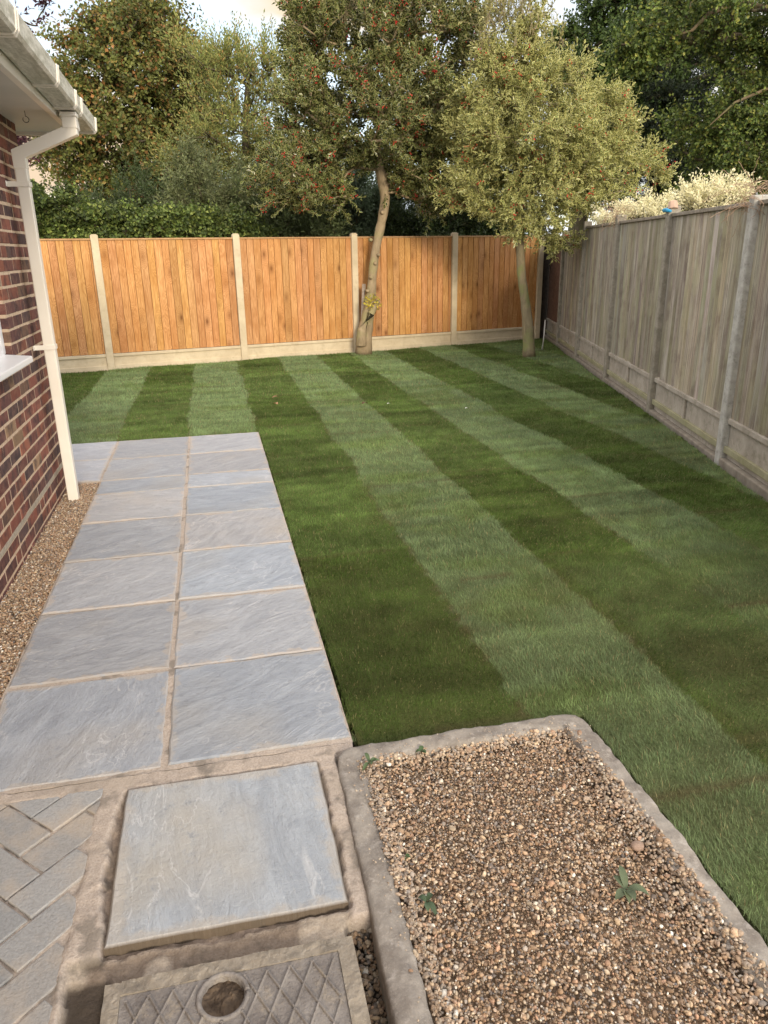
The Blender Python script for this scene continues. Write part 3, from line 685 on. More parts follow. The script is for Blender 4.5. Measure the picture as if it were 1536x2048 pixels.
# one larger round stone
v0, f0 = ico2()
me = arr_mesh('round_stone', v0 * [.020, .017, .012] + [1.008, 1.43, .004], f0, np.tile([.33, .24, .19], (len(v0), 1)), smooth=True)
o = link('round_stone', me, M_tint); o.modifiers.new('s', 'SUBSURF').levels = 2; tag(o, 'largest smooth round pinkish stone lying in the gravel near the right kerb', 'stone')

# ------------------------------------------------------------------ concrete kerb round the gravel bed
def kerb_mesh():
    # centre line with half widths; profile across
    line = []
    for y in np.arange(.3, 1.93, .02): line.append((.258 + .052 + (y - 1.1) * .028, y, (1, 0), .052))
    pts_l = [(.270 + .045 + (y - 2.0) * .028, y) for y in np.arange(.3, 1.995, .015)]
    pts_t = [(x, 1.995) for x in np.arange(.335, 1.09, .015)]
    pts_r = [(1.094 + .004 * math.sin(y * 5), y) for y in np.arange(1.965, .3, -.015)]
    pts = np.array(pts_l + pts_t + pts_r)
    # smooth the corners a little
    for _ in range(2): pts[1:-1] = (pts[:-2] + pts[1:-1] * 2 + pts[2:]) / 4
    d = np.gradient(pts, axis=0); d /= np.linalg.norm(d, axis=1)[:, None]; nrm = np.stack([-d[:, 1], d[:, 0]], -1)
    half = np.concatenate([np.full(len(pts_l), .043), np.full(len(pts_t), .038), np.full(len(pts_r), .046)])
    prof = [(1.0, -.10), (1.0, -.02), (.99, -.002), (.95, .008), (.86, .013), (.6, .015), (.35, .015), (.1, .0155), (-.1, .0145), (-.35, .014), (-.6, .013), (-.9, .010), (-1.0, -.004), (-1.0, -.06)]
    V = []
    for i, (p_, n_, h_) in enumerate(zip(pts, nrm, half)):
        for a, z in prof: V.append((p_[0] + n_[0] * a * h_, p_[1] + n_[1] * a * h_, z))
    V = np.array(V); k = len(prof)
    nn = (vn2(V[:, 0], V[:, 1], 11, 5) - .5); n2 = (vn2(V[:, 0], V[:, 1], 38, 6) - .5)
    top = V[:, 2] > -.03
    n3 = vn2(V[:, 0], V[:, 1], 90, 8) - .5; V[:, 2] += np.where(top, nn * .010 + n2 * .007 + n3 * .005, 0); V[:, 0] += nn * .006 + n2 * .005; V[:, 1] += (vn2(V[:, 0], V[:, 1], 12, 9) - .5) * .007
    i = np.arange(len(pts) - 1)[:, None] * k + np.arange(k - 1)[None]; i = i.ravel()
    F = np.stack([i, i + 1, i + k + 1, i + k], -1)
    return arr_mesh('kerb', V, F, smooth=True)
tag(link('concrete_kerb', kerb_mesh(), M_kerb), 'rough old brown grey concrete kerb framing the gravel bed', 'kerb')

# ------------------------------------------------------------------ weeds and litter
def leaf_blade(mb, base, d, length, width, c, droop=.3, k=6):
    base = np.array(base, float); d = np.array(d, float); d /= np.linalg.norm(d); s = np.cross(d, [0, 0, 1.0]); s /= np.linalg.norm(s)
    vs = []
    for i in range(k + 1):
        t = i / k; w = width * (math.sin(math.pi * min(1, t * .93 + .07)) ** .8) * .5
        p = base + d * length * t + np.array([0, 0, length * (.45 * t - (.45 + droop) * t * t)])
        fold = np.array([0, 0, w * .35])
        vs += [p - s * w + fold, p, p + s * w + fold]
    fs = []
    for i in range(k):
        a = i * 3; fs += [(a, a + 1, a + 4, a + 3), (a + 1, a + 2, a + 5, a + 4)]
    mb.add(vs, fs, c)
M_weed = m_leaf('weed leaf', None, transl=.15, rough=.7)
weed_specs = [((.368, 1.925, .022), 6, .034, .014, (.10, .15, .07), 'small rosette weed with grey green leaves at the corner of the kerb'),
              ((.545, 1.955, .010), 4, .026, .016, (.07, .12, .05), 'small dark green weed at the back edge of the gravel by the kerb'),
              ((.40, 1.38, .010), 5, .032, .016, (.07, .11, .06), 'drooping green weed half way along the left kerb'),
              ((.385, 1.53, .010), 3, .022, .010, (.06, .11, .04), 'tiny green sprig in the gravel against the left kerb'),
              ((.90, 1.30, .006), 6, .060, .022, (.10, .13, .075), 'largest wilted broad leaved weed lying on the gravel near the round stone')]
for (p, n, L, w, c, lab) in weed_specs:
    mb = MB()
    for i in range(n):
        a = i * 2.4 + p[0] * 20 + rs.uniform(-.8, .8); el = rs.uniform(.0, 1.1)
        leaf_blade(mb, p, (math.cos(a), math.sin(a), el), L * rs.uniform(.7, 1.2), w * rs.uniform(.8, 1.1), tuple(np.array(c) * rs.uniform(.7, 1.2)), rs.uniform(.0, .9))
    root = empty('weed', p); tag(root, lab, 'weed', 'weeds growing in the gravel'); o = mb.build('leaves', M_weed, root, smooth=True)
    mb = MB(); mb.tube([(p[0], p[1], p[2] - .03), (p[0] + .002, p[1], p[2] + .004)], [.0025, .002], 6, (.12, .09, .05)); mb.build('stem', M_weed, root)
for (x, y, a, lab) in ((1.491, 7.70, .6, 'curled dark fallen leaf on the light turf strip in the middle of the lawn'), (.62, 7.95, 1.9, 'brown fallen leaf on the dark turf strip beyond the path end'), (.60, 8.35, .2, 'small tan fallen leaf farthest up the dark turf strip')):
    mb = MB(); leaf_blade(mb, (x, y, .018), (math.cos(a), math.sin(a), .1), .085, .045, (.10, .055, .03) if 'dark' in lab[:12] else (.30, .17, .09), .2)
    tag(mb.build('fallen_leaf', M_weed, None, smooth=True), lab, 'leaf')
for (x, y, lab) in ((1.745, 7.62, 'tiny white petal on the turf near the curled leaf'), (2.45, 7.15, 'tiny white petal on the light turf strip nearest the right trees')):
    mb = MB(); leaf_blade(mb, (x, y, .02), (1, .3, .05), .035, .022, (.8, .8, .76), .1); tag(mb.build('white_petal', M_weed, None, smooth=True), lab, 'petal')

# ------------------------------------------------------------------ bungalow
house = empty('bungalow', (-4, 2, 0)); tag(house, 'red brick bungalow corner with white eaves, gutter and window', 'house')
WX, WY, WZ = -1.09, 5.62, 2.33
wy0, wy1, wz0, wz1 = 3.35, 4.59, 1.03, 2.10       # window opening
b = MB(); brick_cols = [(.19, .070, .050), (.145, .060, .050), (.115, .055, .05), (.225, .085, .055), (.085, .055, .052), (.25, .165, .10), (.14, .085, .06)]
bw = [.27, .22, .18, .1, .12, .035, .075]
def brick_face(u0, u1, to3, hole=None):
    """courses of bricks along u with outward face; to3(u,z,depth)->xyz box"""
    z = -.06; k = 0
    while z < WZ - .02:
        h_ = .065
        if abs(z - (-.06 + .075 * 3)) < .001:
            z += .022
        u = u1 - (.0 if k % 2 == 0 else .1125) ; first = True
        cuts = []
        if k % 2: cuts.append((u1 - .1025, u1))
        while u > u0:
            if rs.random() < .12: cuts.append((u - .1025, u)); cuts.append((u - .215, u - .1125 + .0)) 
            else: cuts.append((u - .215, u))
            u -= .225
        for a, c_ in cuts:
            if hole and z + h_ > hole[2] and z < hole[3] and c_ > hole[0] and a < hole[1]:
                if a < hole[1] < c_: a = hole[1]
                else: continue
            col = np.array(brick_cols[np.searchsorted(np.cumsum(bw), rs.random() * .999)]) * rs.uniform(.95, 1.5)
            dz = rs.uniform(-.0015, .0015)
            to3(a, c_, z + dz, z + h_ + dz, rs.uniform(-.0015, .002), tuple(col))
        z += .075; k += 1
brick_face(.3, WY, lambda a, c_, z0, z1, d, col: b.box(WX - .09, a + .0008, z0 + .001, WX + d, c_ - .0008, z1 - .001, col), (wy0, wy1, wz0 - .03, wz1))
brick_face(-5.0, WX - .1125, lambda a, c_, z0, z1, d, col: b.box(a, WY - .09, z0, c_, WY + d, z1, col))
b.build('brickwork', M_brick, house, .004, seg=1)
b = MB()
for (y0, y1, z0, z1) in ((-5.2, wy0, -.11, WZ + .02), (wy1 + .002, WY - .002, -.11, WZ + .02), (wy0, wy1, -.11, wz0 - .03), (wy0, wy1, wz1, WZ + .02)): b.box(WX - .26, y0, z0, WX - .0025, y1, z1)
b.box(-8, WY - .26, -.11, WX - .26, WY - .0025, WZ + .02)
b.box(-8, -5.2, -.11, -7.75, WY - .26, WZ + .02)
b.build('mortar', M_mortar, house)
b = MB(); b.box(WX - .012, .3, .163, WX + .003, WY - .03, .190); b.build('damp_course', M_mortar2, house)
# window
win = MB()
fx = WX - .035
for (y0, y1, z0, z1) in ((wy1 - .065, wy1, wz0, wz1), (wy0, wy0 + .065, wz0, wz1), (wy0 + .065, wy1 - .065, wz0, wz0 + .065), (wy0 + .065, wy1 - .065, wz1 - .065, wz1), (3.93, 4.0, wz0 + .065, wz1 - .065)): win.box(fx - .07, y0, z0, fx, y1, z1)
w = win.build('window', M_white, house, .006)
g = MB(); g.box(fx - .045, wy0 + .05, wz0 + .05, fx - .03, wy1 - .05, wz1 - .05); g.build('pane', M_glass, w)
s_ = MB(); s_.prism([(WX - .12, wy0 - .03, .985), (WX + .105, wy0 - .03, .985), (WX + .105, wy0 - .03, 1.018), (WX - .12, wy0 - .03, 1.040)], (0, 0, 0), (0, wy1 - wy0 - .03 + .03, 0)); s_.build('sill', M_white, w, .006)
dark = MB(); dark.box(-1.9, wy0 - .3, .6, -1.86, wy1 + .2, 2.3); dark.build('room_wall', m_simple('room wall', (.30, .28, .25), (.36, .34, .30), 3), house)
# eaves: soffit, fascia, roof
SX, EY = -.780, 5.94
b = MB(); b.box(-8.3, WY + .0, WZ, SX, EY, WZ + .012); b.box(WX - .05, -5.4, WZ, SX, WY - .0005, WZ + .012); b.build('soffit', m_simple('soffit board', (.60, .58, .53), (.68, .65, .60), 3, .5, .03), house)
b = MB(); b.box(SX, -5.4, WZ - .022, SX + .018, EY + .018, WZ + .17); b.box(-8.3, EY, WZ - .022, SX - .0005, EY + .018, WZ + .17)
b.box(SX - .035, -5.4, WZ - .006, SX - .001, EY - .03, WZ - .0008)
b.build('fascia', M_upvc, house, .003)
b = MB(); q = [(SX + .05, 0, WZ + .16), (-4.5, 0, 4.15), (-8.3, 0, WZ + .16)]
A = [(SX + .05, EY + .05, WZ + .17), (SX + .05, -5.4, WZ + .17), (-4.5, -5.4, 4.3), (-4.5, 2.6, 4.3), (-8.3, EY + .05, WZ + .17), (-8.3, -5.4, WZ + .17)]
b.add(A, [(0, 3, 2, 1), (0, 4, 3), (4, 5, 2, 3), (0, 1, 5, 4)])
b.build('roof', m_simple('brown roof tiles', (.12, .07, .05), (.2, .12, .09), 8, .9, .4), house)
# gutter: square section, with union brackets
gx0, gx1 = -.755, -.640
def gz(y): return 2.322 + (5.9 - y) * .019
def gut_ring(y, e=0.0): z = gz(y); return [(gx0 - .006 - e, y, z + .092), (gx0 - e, y, z - e), (gx1 - .012 + e * .5, y, z - e), (gx1 + e, y, z + .014), (gx1 + .006 + e, y, z + .086 + e), (gx1 - .003, y, z + .086 + e), (gx1 - .009, y, z + .018), (gx1 - .017, y, z + .006), (gx0 + .004, y, z + .006), (gx0 - .001, y, z + .092)]
def gseg(mb, y0, y1, e=0.0):
    a, c_ = gut_ring(y0, e), gut_ring(y1, e); n = len(a)
    mb.add(a + c_, [tuple(range(n))[::-1], tuple(range(n, 2 * n))] + [(i, (i + 1) % n, n + (i + 1) % n, n + i) for i in range(n)])
b = MB(); gseg(b, -5.4, 5.90)
gut = b.build('gutter', M_gutter, house)
for y0 in (3.60, 4.47, 5.03, 5.24, 5.86, 2.6):
    b = MB(); gseg(b, y0, y0 + .016, .005); gseg(b, y0 + .030, y0 + .044, .007)
    b.box(SX + .018, y0 + .004, gz(y0) - .004, gx0, y0 + .036, gz(y0) + .09)
    if y0 == 5.86: b.prism(gut_ring(5.898, .006)[:5], (0, 0, 0), (0, .008, 0))
    b.build('gutter_bracket', M_upvc, gut, .0015, seg=1)
# outlet, offset bend and downpipe
pw = .034
b = MB(); ox_, oy_ = -.700, 5.165
b.box(ox_ - .045, oy_ - .05, gz(5.16) - .03, ox_ + .045, oy_ + .05, gz(5.16) - .0065)
b.box(ox_ - .04, oy_ - .04, 2.245, ox_ + .04, oy_ + .04, gz(5.16) - .028); b.build('gutter_outlet', M_upvc, gut, .004)
b = MB()
def sq_seg(p0, p1, h0, hy=.036):
    # square pipe in the xz plane, miter ends given by half-vectors
    pass
cy0, cy1 = oy_ - .036, oy_ + .036
up = [(-.736, 2.262), (-.664, 2.262), (-.664, 2.212), (-.968, 2.085), (-.968, 2.03), (-1.040, 2.03), (-1.040, 2.128), (-.736, 2.255)]
b.prism([(x, cy0, z) for x, z in up], (0, 0, 0), (0, cy1 - cy0, 0))
pipe = b.build('downpipe', M_upvc, house, .007, seg=3)
b = MB(); b.box(-1.037, oy_ - .033, -.03, -.971, oy_ + .033, 2.034); b.build('lower_pipe', M_upvc, pipe, .006, seg=3)
for z in (1.93, .985):
    b = MB(); b.box(-1.089, oy_ - .040, z, -.966, oy_ - .033, z + .030); b.box(-.9709, oy_ - .033, z, -.966, oy_ + .038, z + .030); b.box(-1.089, oy_ - .075, z, -1.0855, oy_ - .0405, z + .030); b.build('pipe_clip', M_upvc, pipe, .0015, seg=1)
b = MB(); b.tube([(-.70, 5.42, 2.33), (-.70, 5.42, 2.27), (-.705, 5.41, 2.25), (-.76, 5.40, 2.245), (-.84, 5.40, 2.25)], .018, 12); b.build('overflow_pipe', M_upvc, house, smooth=True)
b = MB(); b.tube([(-.93, 5.12, 2.329), (-.93, 5.12, 2.30)], .002, 6); b.tube([(-.93 + .016 * math.sin(t), 5.12, 2.284 + .016 * math.cos(t)) for t in np.linspace(0, 5.4, 14)], .002, 6)
b.build('hook', m_simple('dark hook', (.03, .03, .03), (.05, .045, .04), 20), house)

# ------------------------------------------------------------------ fences
def uvboard(parts, org, d, nrm, u0, u1, z0, z1, t0, t1, col, seed, jag=0.0):
    """feather edged board, thickness t0 at u0 to t1 at u1, along fence direction d, facing nrm"""
    ks = 5; vs = []; uv = []
    zb = z0 + jag
    for (z) in (zb, z1):
        for (u, t) in ((u0, 0), (u1, 0), (u1, t1), (u0, t0)):
            p_ = org + d * u + nrm * t; vs.append((p_[0], p_[1], z)); uv.append((u - u0 + seed * 1.37, z + seed * .61 + t))
    f = [(0, 1, 2, 3), (7, 6, 5, 4), (3, 2, 6, 7), (1, 0, 4, 5), (0, 3, 7, 4), (2, 1, 5, 6)]
    parts.append((np.array(vs), np.array(f), np.tile(col, (8, 1)), np.array(uv), np.array(uv)))
def board_panel(name, org, d, nrm, a, b_, z0, z1, bw_, mat, parent, new):
    parts = []; u = a; i = 0
    while u < b_ - .02:
        w_ = min(bw_ * rs.uniform(.94, 1.06), b_ - u); g = rs.uniform(.84, 1.14)
        if new: g = rs.uniform(.82, 1.12); col = (g, g * rs.uniform(.93, 1.04), g * rs.uniform(.85, 1.08))
        else: g = rs.uniform(.82, 1.38); col = (g * rs.uniform(.95, 1.05), g, g * rs.uniform(.90, 1.08))
        if new: uvboard(parts, org, d, nrm, u + .0024, u + w_ - .0024, z0, z1, .020, .012, col, rs.uniform(0, 90))
        else: uvboard(parts, org, d, nrm, u + .0015, u + w_ - .0015, z0, z1, .009, .019, col, rs.uniform(0, 90), rs.uniform(-.02, .012))
        u += w_; i += 1
    uvboard(parts, org, d, nrm, a, b_, z0 + .03, z1, -.012, -.012, (.25, .22, .2), 3)
    V, F, c_, uv, lo = join(parts)
    return link(name, arr_mesh(name, V, F, c_, uv, lo), mat, parent)
def fbox(mb, org, d, nrm, u0, u1, t0, t1, z0, z1, c=(1, 1, 1)):
    vs = []
    for z in (z0, z1):
        for (u, t) in ((u0, t0), (u1, t0), (u1, t1), (u0, t1)):
            p_ = org + d * u + nrm * t; vs.append((p_[0], p_[1], z))
    mb.add(vs, [(0, 1, 2, 3)[::-1], (4, 5, 6, 7), (0, 1, 5, 4), (1, 2, 6, 5), (2, 3, 7, 6), (3, 0, 4, 7)], c)
nA = np.array([FAd[1], -FAd[0]])       # towards the camera
FA = empty('wooden_fence', (*FA0, 0)); tag(FA, 'new orange brown close boarded wooden fence with pale concrete posts across the far end', 'fence')
postsA = [-9.45, -7.56, -5.665, -3.70, -1.82, 0.0, 1.75]
for i, u in enumerate(postsA):
    m = MB(); hp = 1.806 if i < 6 else 1.74
    fbox(m, FA0, FAd, nA, u - .050, u + .050, -.085, .0, -.11, hp)
    p0, p1 = u - .050, u + .050
    # weathered (chamfered) cap
    fbox(m, FA0, FAd, nA, p0 + .012, p1 - .012, -.075, -.010, hp + .0005, hp + .012)
    m.build('concrete_post', M_post, FA, .007)
for a, c_ in zip(postsA[:-1], postsA[1:]):
    a += .051; c_ -= .051
    board_panel('fence_panel', FA0 - nA * .052, FAd, nA, a, c_, .212, 1.742, .104, M_wood, FA, True)
    m = MB(); fbox(m, FA0, FAd, nA, a, c_, -.075, -.022, 1.7425, 1.765); m.build('capping', m_simple('capping rail', (.36, .21, .10), (.46, .29, .15), 20, .8, .2), FA, .003)
    m = MB(); fbox(m, FA0, FAd, nA, a, c_, -.065, -.036, -.11, .205); fbox(m, FA0, FAd, nA, a, c_, -.0357, -.020, .165, .205); fbox(m, FA0, FAd, nA, a, c_, -.0357, -.020, -.05, .045)
    m.build('gravel_board', M_post, FA, .005)
m = MB(); fbox(m, FA0, FAd, nA, 1.802, 2.25, -.30, -.27, -.11, 1.72); m.build('gap_shade_board', m_simple('dark gap shade', (.025, .02, .015), (.05, .035, .025), 20, .9, .2), FA)  # added dark board, stands in for the shade in the corner gap
# old fence on the right
nB = np.array([-FBd[1], FBd[0]])       # towards the lawn
FB = empty('weathered_fence', (*FB0, 0)); tag(FB, 'tall old grey weathered board fence with grey concrete posts along the right side', 'fence')
postsB = [-5.7, -3.78, -1.86, .03, 1.98, 3.88, 5.55, 6.1]
for i, u in enumerate(postsB[:-1]):
    m = MB(); top = [1.9, 1.9, 1.865, 1.895, 1.90, 1.895, 1.80][i]
    fbox(m, FB0, FBd, nB, u - .048, u + .048, -.10, .012, -.11, top)
    m.build('concrete_post', M_oldpost if i == 2 else M_oldpost2, FB, .012)
for i, (a, c_) in enumerate(zip(postsB[:-1], postsB[1:])):
    a += .049; c_ -= .049
    if i == 6: c_ = 6.95
    tz = 1.80 if i < 5 else 1.70
    board_panel('fence_panel', FB0 - nB * .055, FBd, nB, a, c_, .325, tz, .088, M_oldwood if i < 6 else m_simple('dark brown boards', (.09, .05, .035), (.15, .085, .06), 20, .9, .3), FB, False)
    m = MB(); fbox(m, FB0, FBd, nB, a, c_, -.085, -.015, tz + .0005, tz + .030); m.build('capping', m_simple('grey capping rail', (.16, .14, .11), (.27, .24, .20), 25, .9, .4), FB, .004)
    m = MB(); fbox(m, FB0, FBd, nB, a, c_, -.075, -.040, -.11, .325); fbox(m, FB0, FBd, nB, a, c_, -.0397, -.016, .285, .325)
    fbox(m, FB0, FBd, nB, (a + c_) / 2 - .022, (a + c_) / 2 + .022, -.0397, -.018, .115, .2848)
    gb = m.build('gravel_board', M_oldboard, FB, .004)
    m = MB(); fbox(m, FB0, FBd, nB, a, c_, -.0397, -.012, .065, .1148); m.build('lower_ledge', M_mossboard, gb, .004)
    m = MB(); fbox(m, FB0, FBd, nB, a, c_, -.070, .012, -.11, .022 + rs.uniform(-.012, .008)); m.build('footing', m_simple('pinkish footing', (.17, .15, .12), (.25, .225, .185), 12, .95, .8), gb, .01)
# dead climber on the post tops, blue strap
def tangle(p, r_, n, seed, thick=.0016):
    r0 = random.Random(seed); mb = MB()
    for _ in range(n):
        c0 = np.array(p) + np.array([r0.uniform(-r_, r_), r0.uniform(-r_, r_), r0.uniform(-r_ * .5, r_)]); pts = [c0]
        a = r0.uniform(0, 6.28); el = r0.uniform(-.5, .7)
        for k in range(9):
            a += r0.uniform(-.9, .9); el += r0.uniform(-.6, .45); el = max(-1.3, min(1.0, el))
            pts.append(pts[-1] + np.array([math.cos(a) * math.cos(el), math.sin(a) * math.cos(el), math.sin(el)]) * r_ * .28)
        mb.tube(pts, thick, 4, (.32, .22, .15))
    return mb
M_twig = m_simple('dead twigs', (.26, .17, .11), (.42, .31, .22), 30, .9, .2)
def fb(u, t, z): q_ = FB0 + FBd * u + nB * t; return (q_[0], q_[1], z)
tag(tangle(fb(-1.86, .0, 1.84), .10, 60, 5).build('dead_climber', M_twig), 'tangle of dry brown vine on the top of the nearest grey post', 'dead vine')
tag(tangle(fb(1.98, .0, 1.90), .09, 50, 8, .0018).build('dead_climber', M_twig), 'tuft of dry reddish vine on the old fence top beyond the blue strap', 'dead vine')
m = MB(); m.tube([fb(-.10, .02, 1.845), fb(-.02, .035, 1.858), fb(.08, .03, 1.862), fb(.16, .0, 1.852)], [.012, .018, .016, .010], 8)
tag(m.build('blue_strap', m_simple('blue plastic', (.02, .22, .42), (.03, .30, .52), 20, .4), None, smooth=True), 'bright blue plastic strap wrapped over the old fence post top', 'strap')
m = MB(); m.tube([fb(.0, -.03, 1.86), fb(.03, -.03, 1.93)], [.05, .04], 9); tag(m.build('flower_pot', m_simple('faded terracotta', (.38, .26, .19), (.46, .33, .25), 12), None, .006), 'faded terracotta coloured lump on the fence top beside the blue strap', 'pot')
# stake leaning at the left holly and rod at the corner
a, c_ = P(722, 700, 12.0), P(728, 568, 12.06); a[2] = -.02
m = MB(); m.tube([a, c_], [.030, .028], 4); tag(m.build('wooden_stake', M_stake), 'grey weathered stake leaning beside the left tree trunk', 'stake')
m = MB(); p0 = np.array([5.30, 11.55, 0]); m.tube([p0 + [-.09, -.12, .0], p0 + [-.02, -.0, .22], p0 + [0, .03, .45]], .011, 8)
tag(m.build('cable_conduit', m_simple('pale grey plastic', (.42, .42, .40), (.5, .5, .48), 10), None, smooth=True), 'thin pale plastic tube rising from the grass in the far right corner', 'pipe')

# ------------------------------------------------------------------ trees
def unit(v): return v / np.maximum(np.linalg.norm(v, axis=-1, keepdims=True), 1e-9)
def in_ells(n, ells, shell=2.2):
    w = np.array([e_[3] * e_[4] * e_[5] for e_ in ells]) ** .75; w = w / w.sum()
    k = rng.choice(len(ells), n, p=w); E = np.array(ells)[k]
    d = unit(rng.normal(size=(n, 3))); r_ = rng.random(n) ** (1 / (3 * shell / 1.6)); return E[:, :3] + d * r_[:, None] * E[:, 3:6], k
def make_tree(name, label, cat_, trunk, trad, ells, ncl, shoots, nleaf, leaf, palette, pw, mat, bark, up=.5, spread=.7, slen=.35, group=None, berries=0, limb=.02, openang=.9, tintvar=.25, shell=2.2, droop=0, yellow=0, twig=.004, gather=1.0):
    """trunk: list of points; crown grows from its top: limbs reach cluster points, each carries leafy shoots"""
    trunk = [np.array(p_, float) for p_ in trunk]
    root = empty(name, trunk[0]); tag(root, label, cat_, group)
    mb = MB()
    # smooth the trunk line and give it knobbly girth
    tp = [trunk[0]]; tr_ = [trad[0]]
    for i in range(len(trunk) - 1):
        for t in (.25, .5, .75, 1.0):
            tp.append(trunk[i] * (1 - t) + trunk[i + 1] * t); tr_.append((trad[i] * (1 - t) + trad[i + 1] * t) * rs.uniform(.93, 1.08))
    for _ in range(2):
        for i in range(1, len(tp) - 1): tp[i] = (tp[i - 1] + tp[i] * 2 + tp[i + 1]) / 4
    mb.tube(tp, tr_, 14)
    nodes = [p_ for p_ in tp[len(tp) // 2:]]; nbase = len(nodes)
    pts, _ = in_ells(ncl, ells, shell)
    top = trunk[-1]; order = np.argsort(np.linalg.norm(pts - top, axis=1)); pts = pts[order]
    nd = np.array(nodes); parent = [-1] * nbase; kids = {}
    P_ = list(nd); dist0 = [0.0] * nbase
    for q in pts:
        A_ = np.array(P_); d = np.linalg.norm(A_ - q, axis=1); cost = d + .35 * np.array(dist0) * .6 + np.maximum(0, A_[:, 2] - q[2]) * .6
        j = int(np.argmin(cost)); p0 = P_[j]
        if d[j] > .45:
            midp = p0 * .5 + q * .5 + rng.normal(size=3) * d[j] * .08 + np.array([0, 0, -.05 * d[j]])
            P_.append(midp); parent.append(j); dist0.append(dist0[j] + d[j] / 2); j = len(P_) - 1
        P_.append(q); parent.append(j); dist0.append(dist0[j] + np.linalg.norm(q - P_[j]))
    load = np.zeros(len(P_)); 
    for i in range(len(P_) - 1, nbase - 1, -1):
        load[i] += 1; load[parent[i]] += load[i]
    lb = MB(); rad = lambda l: min(trad[-1] * .62, limb * (l ** .42) * .55)
    for i in range(nbase, len(P_)):
        j = parent[i]; r1_ = rad(load[i]); r0_ = rad(load[i]) * 1.25 if j < nbase else min(rad(load[j]), r1_ * 1.6)
        lb.tube([P_[j], (P_[j] + P_[i]) / 2 + rng.normal(size=3) * .015, P_[i]], [r0_, (r0_ + r1_) / 2, r1_], 5)
    mb.build('trunk', bark, root, smooth=True); lb.build('branches', bark, root, smooth=True)
    # shoots
    ci = np.array([i for i in range(nbase, len(P_)) if True]); PA = np.array(P_)
    src = rng.choice(ci, shoots); par = np.array(parent)[src]
    cen = np.mean(PA[nbase:], axis=0)
    outd = unit(PA[src] - PA[par]) * .5 + unit(PA[src] - cen) * .5
    sdir = unit(outd * spread + rng.normal(size=(shoots, 3)) * .55 + np.array([0, 0, up]))
    sl = slen * rng.uniform(.5, 1.35, shoots)
    t0 = rng.uniform(-.35, .05, shoots)
    sb = PA[src] + (PA[par] - PA[src]) * (rng.random(shoots) ** gather * .8)[:, None] + rng.normal(size=(shoots, 3)) * .03
    cl_t = 1 + (rng.random(len(P_)) - .5) * tintvar * 2
    # leaves along the shoots
    m = nleaf; t = np.tile((np.arange(m) + .5) / m, shoots); si = np.repeat(np.arange(shoots), m)
    ang = si * 2.1 + np.tile(np.arange(m) * 2.4, shoots) + rng.normal(size=len(si)) * .3
    D = sdir[si]; ax = unit(np.cross(D, np.array([.31, .77, .56]))); ay = np.cross(D, ax)
    rad_ = ax * np.cos(ang)[:, None] + ay * np.sin(ang)[:, None]
    base = sb[si] + D * (t * sl[si])[:, None] - np.array([0, 0, 1.0]) * (droop * (t * sl[si]) ** 2)[:, None] + rad_ * .006
    oa = openang * rng.uniform(.6, 1.3, len(si))
    ld = unit(D * np.cos(oa)[:, None] + rad_ * np.sin(oa)[:, None] + np.array([0, 0, -.35 * (droop > 0) - .05]))
    nr = unit(np.cross(np.cross(ld, D + 1e-3), ld) + rng.normal(size=ld.shape) * .45)
    sd_ = unit(np.cross(ld, nr)); nr = np.cross(sd_, ld)
    ll = leaf[0] * rng.uniform(.65, 1.25, len(si)); lw = leaf[1] * rng.uniform(.75, 1.2, len(si))
    fold = nr * (lw * .25)[:, None]
    md = base + ld * (ll * .48)[:, None]
    Vq = np.stack([base, md + sd_ * (lw / 2)[:, None] + fold, base + ld * ll[:, None], md - sd_ * (lw / 2)[:, None] + fold], 1).reshape(-1, 3)
    Fq = np.arange(len(si))[:, None] * 4 + [0, 1, 2, 3]
    # split along the midrib so that the fold shades
    Fq = np.concatenate([np.arange(len(si))[:, None] * 4 + [0, 1, 2], np.arange(len(si))[:, None] * 4 + [0, 2, 3]])
    col = np.array(palette)[rng.choice(len(palette), len(si), p=np.array(pw) / sum(pw))] * (cl_t[src][si] * rng.uniform(.75, 1.25, len(si)))[:, None]
    uv = np.tile(np.array([[0, -1.], [1, 0], [0, 1], [-1, 0]]), (len(si), 1))
    link('crown', arr_mesh('crown', Vq, Fq, np.repeat(col, 4, 0), uv), mat, root)
    # thin twigs
    if twig:
        k = shoots; e0 = sb; e1 = sb + sdir * sl[:, None] * .9 - np.array([0, 0, 1.0]) * (droop * (.9 * sl) ** 2)[:, None]; a_ = unit(np.cross(sdir, [0.1, .2, .97])) * twig / 2; b_ = np.cross(sdir, unit(a_)) * twig / 2
        V3 = np.stack([e0 + a_, e0 - a_ * .5 + b_ * .87, e0 - a_ * .5 - b_ * .87, e1], 1).reshape(-1, 3); i0 = np.arange(k)[:, None] * 4
        link('twigs', arr_mesh('twigs', V3, np.concatenate([i0 + [0, 1, 3], i0 + [1, 2, 3], i0 + [2, 0, 3]])), bark, root)
    if berries:
        v0, f0 = ico(); outer = np.argsort(sb[:, 1] - .4 * np.abs(sb[:, 0] - cen[0]) + rng.normal(size=shoots) * .5)[:shoots // 2]; bc = rng.choice(outer, berries // 7); bi = np.repeat(bc, 7); mB = len(bi)
        p_ = sb[bi] + sdir[bi] * (sl[bi] * rng.uniform(.25, .75, mB))[:, None] + rng.normal(size=(mB, 3)) * .022
        Vb = (p_[:, None] + v0[None] * rng.uniform(.007, .0105, mB)[:, None, None]).reshape(-1, 3)
        link('berries', arr_mesh('berries', Vb, (np.arange(mB)[:, None, None] * 12 + f0[None]).reshape(-1, 3), smooth=True), M_berry, root)
    return root
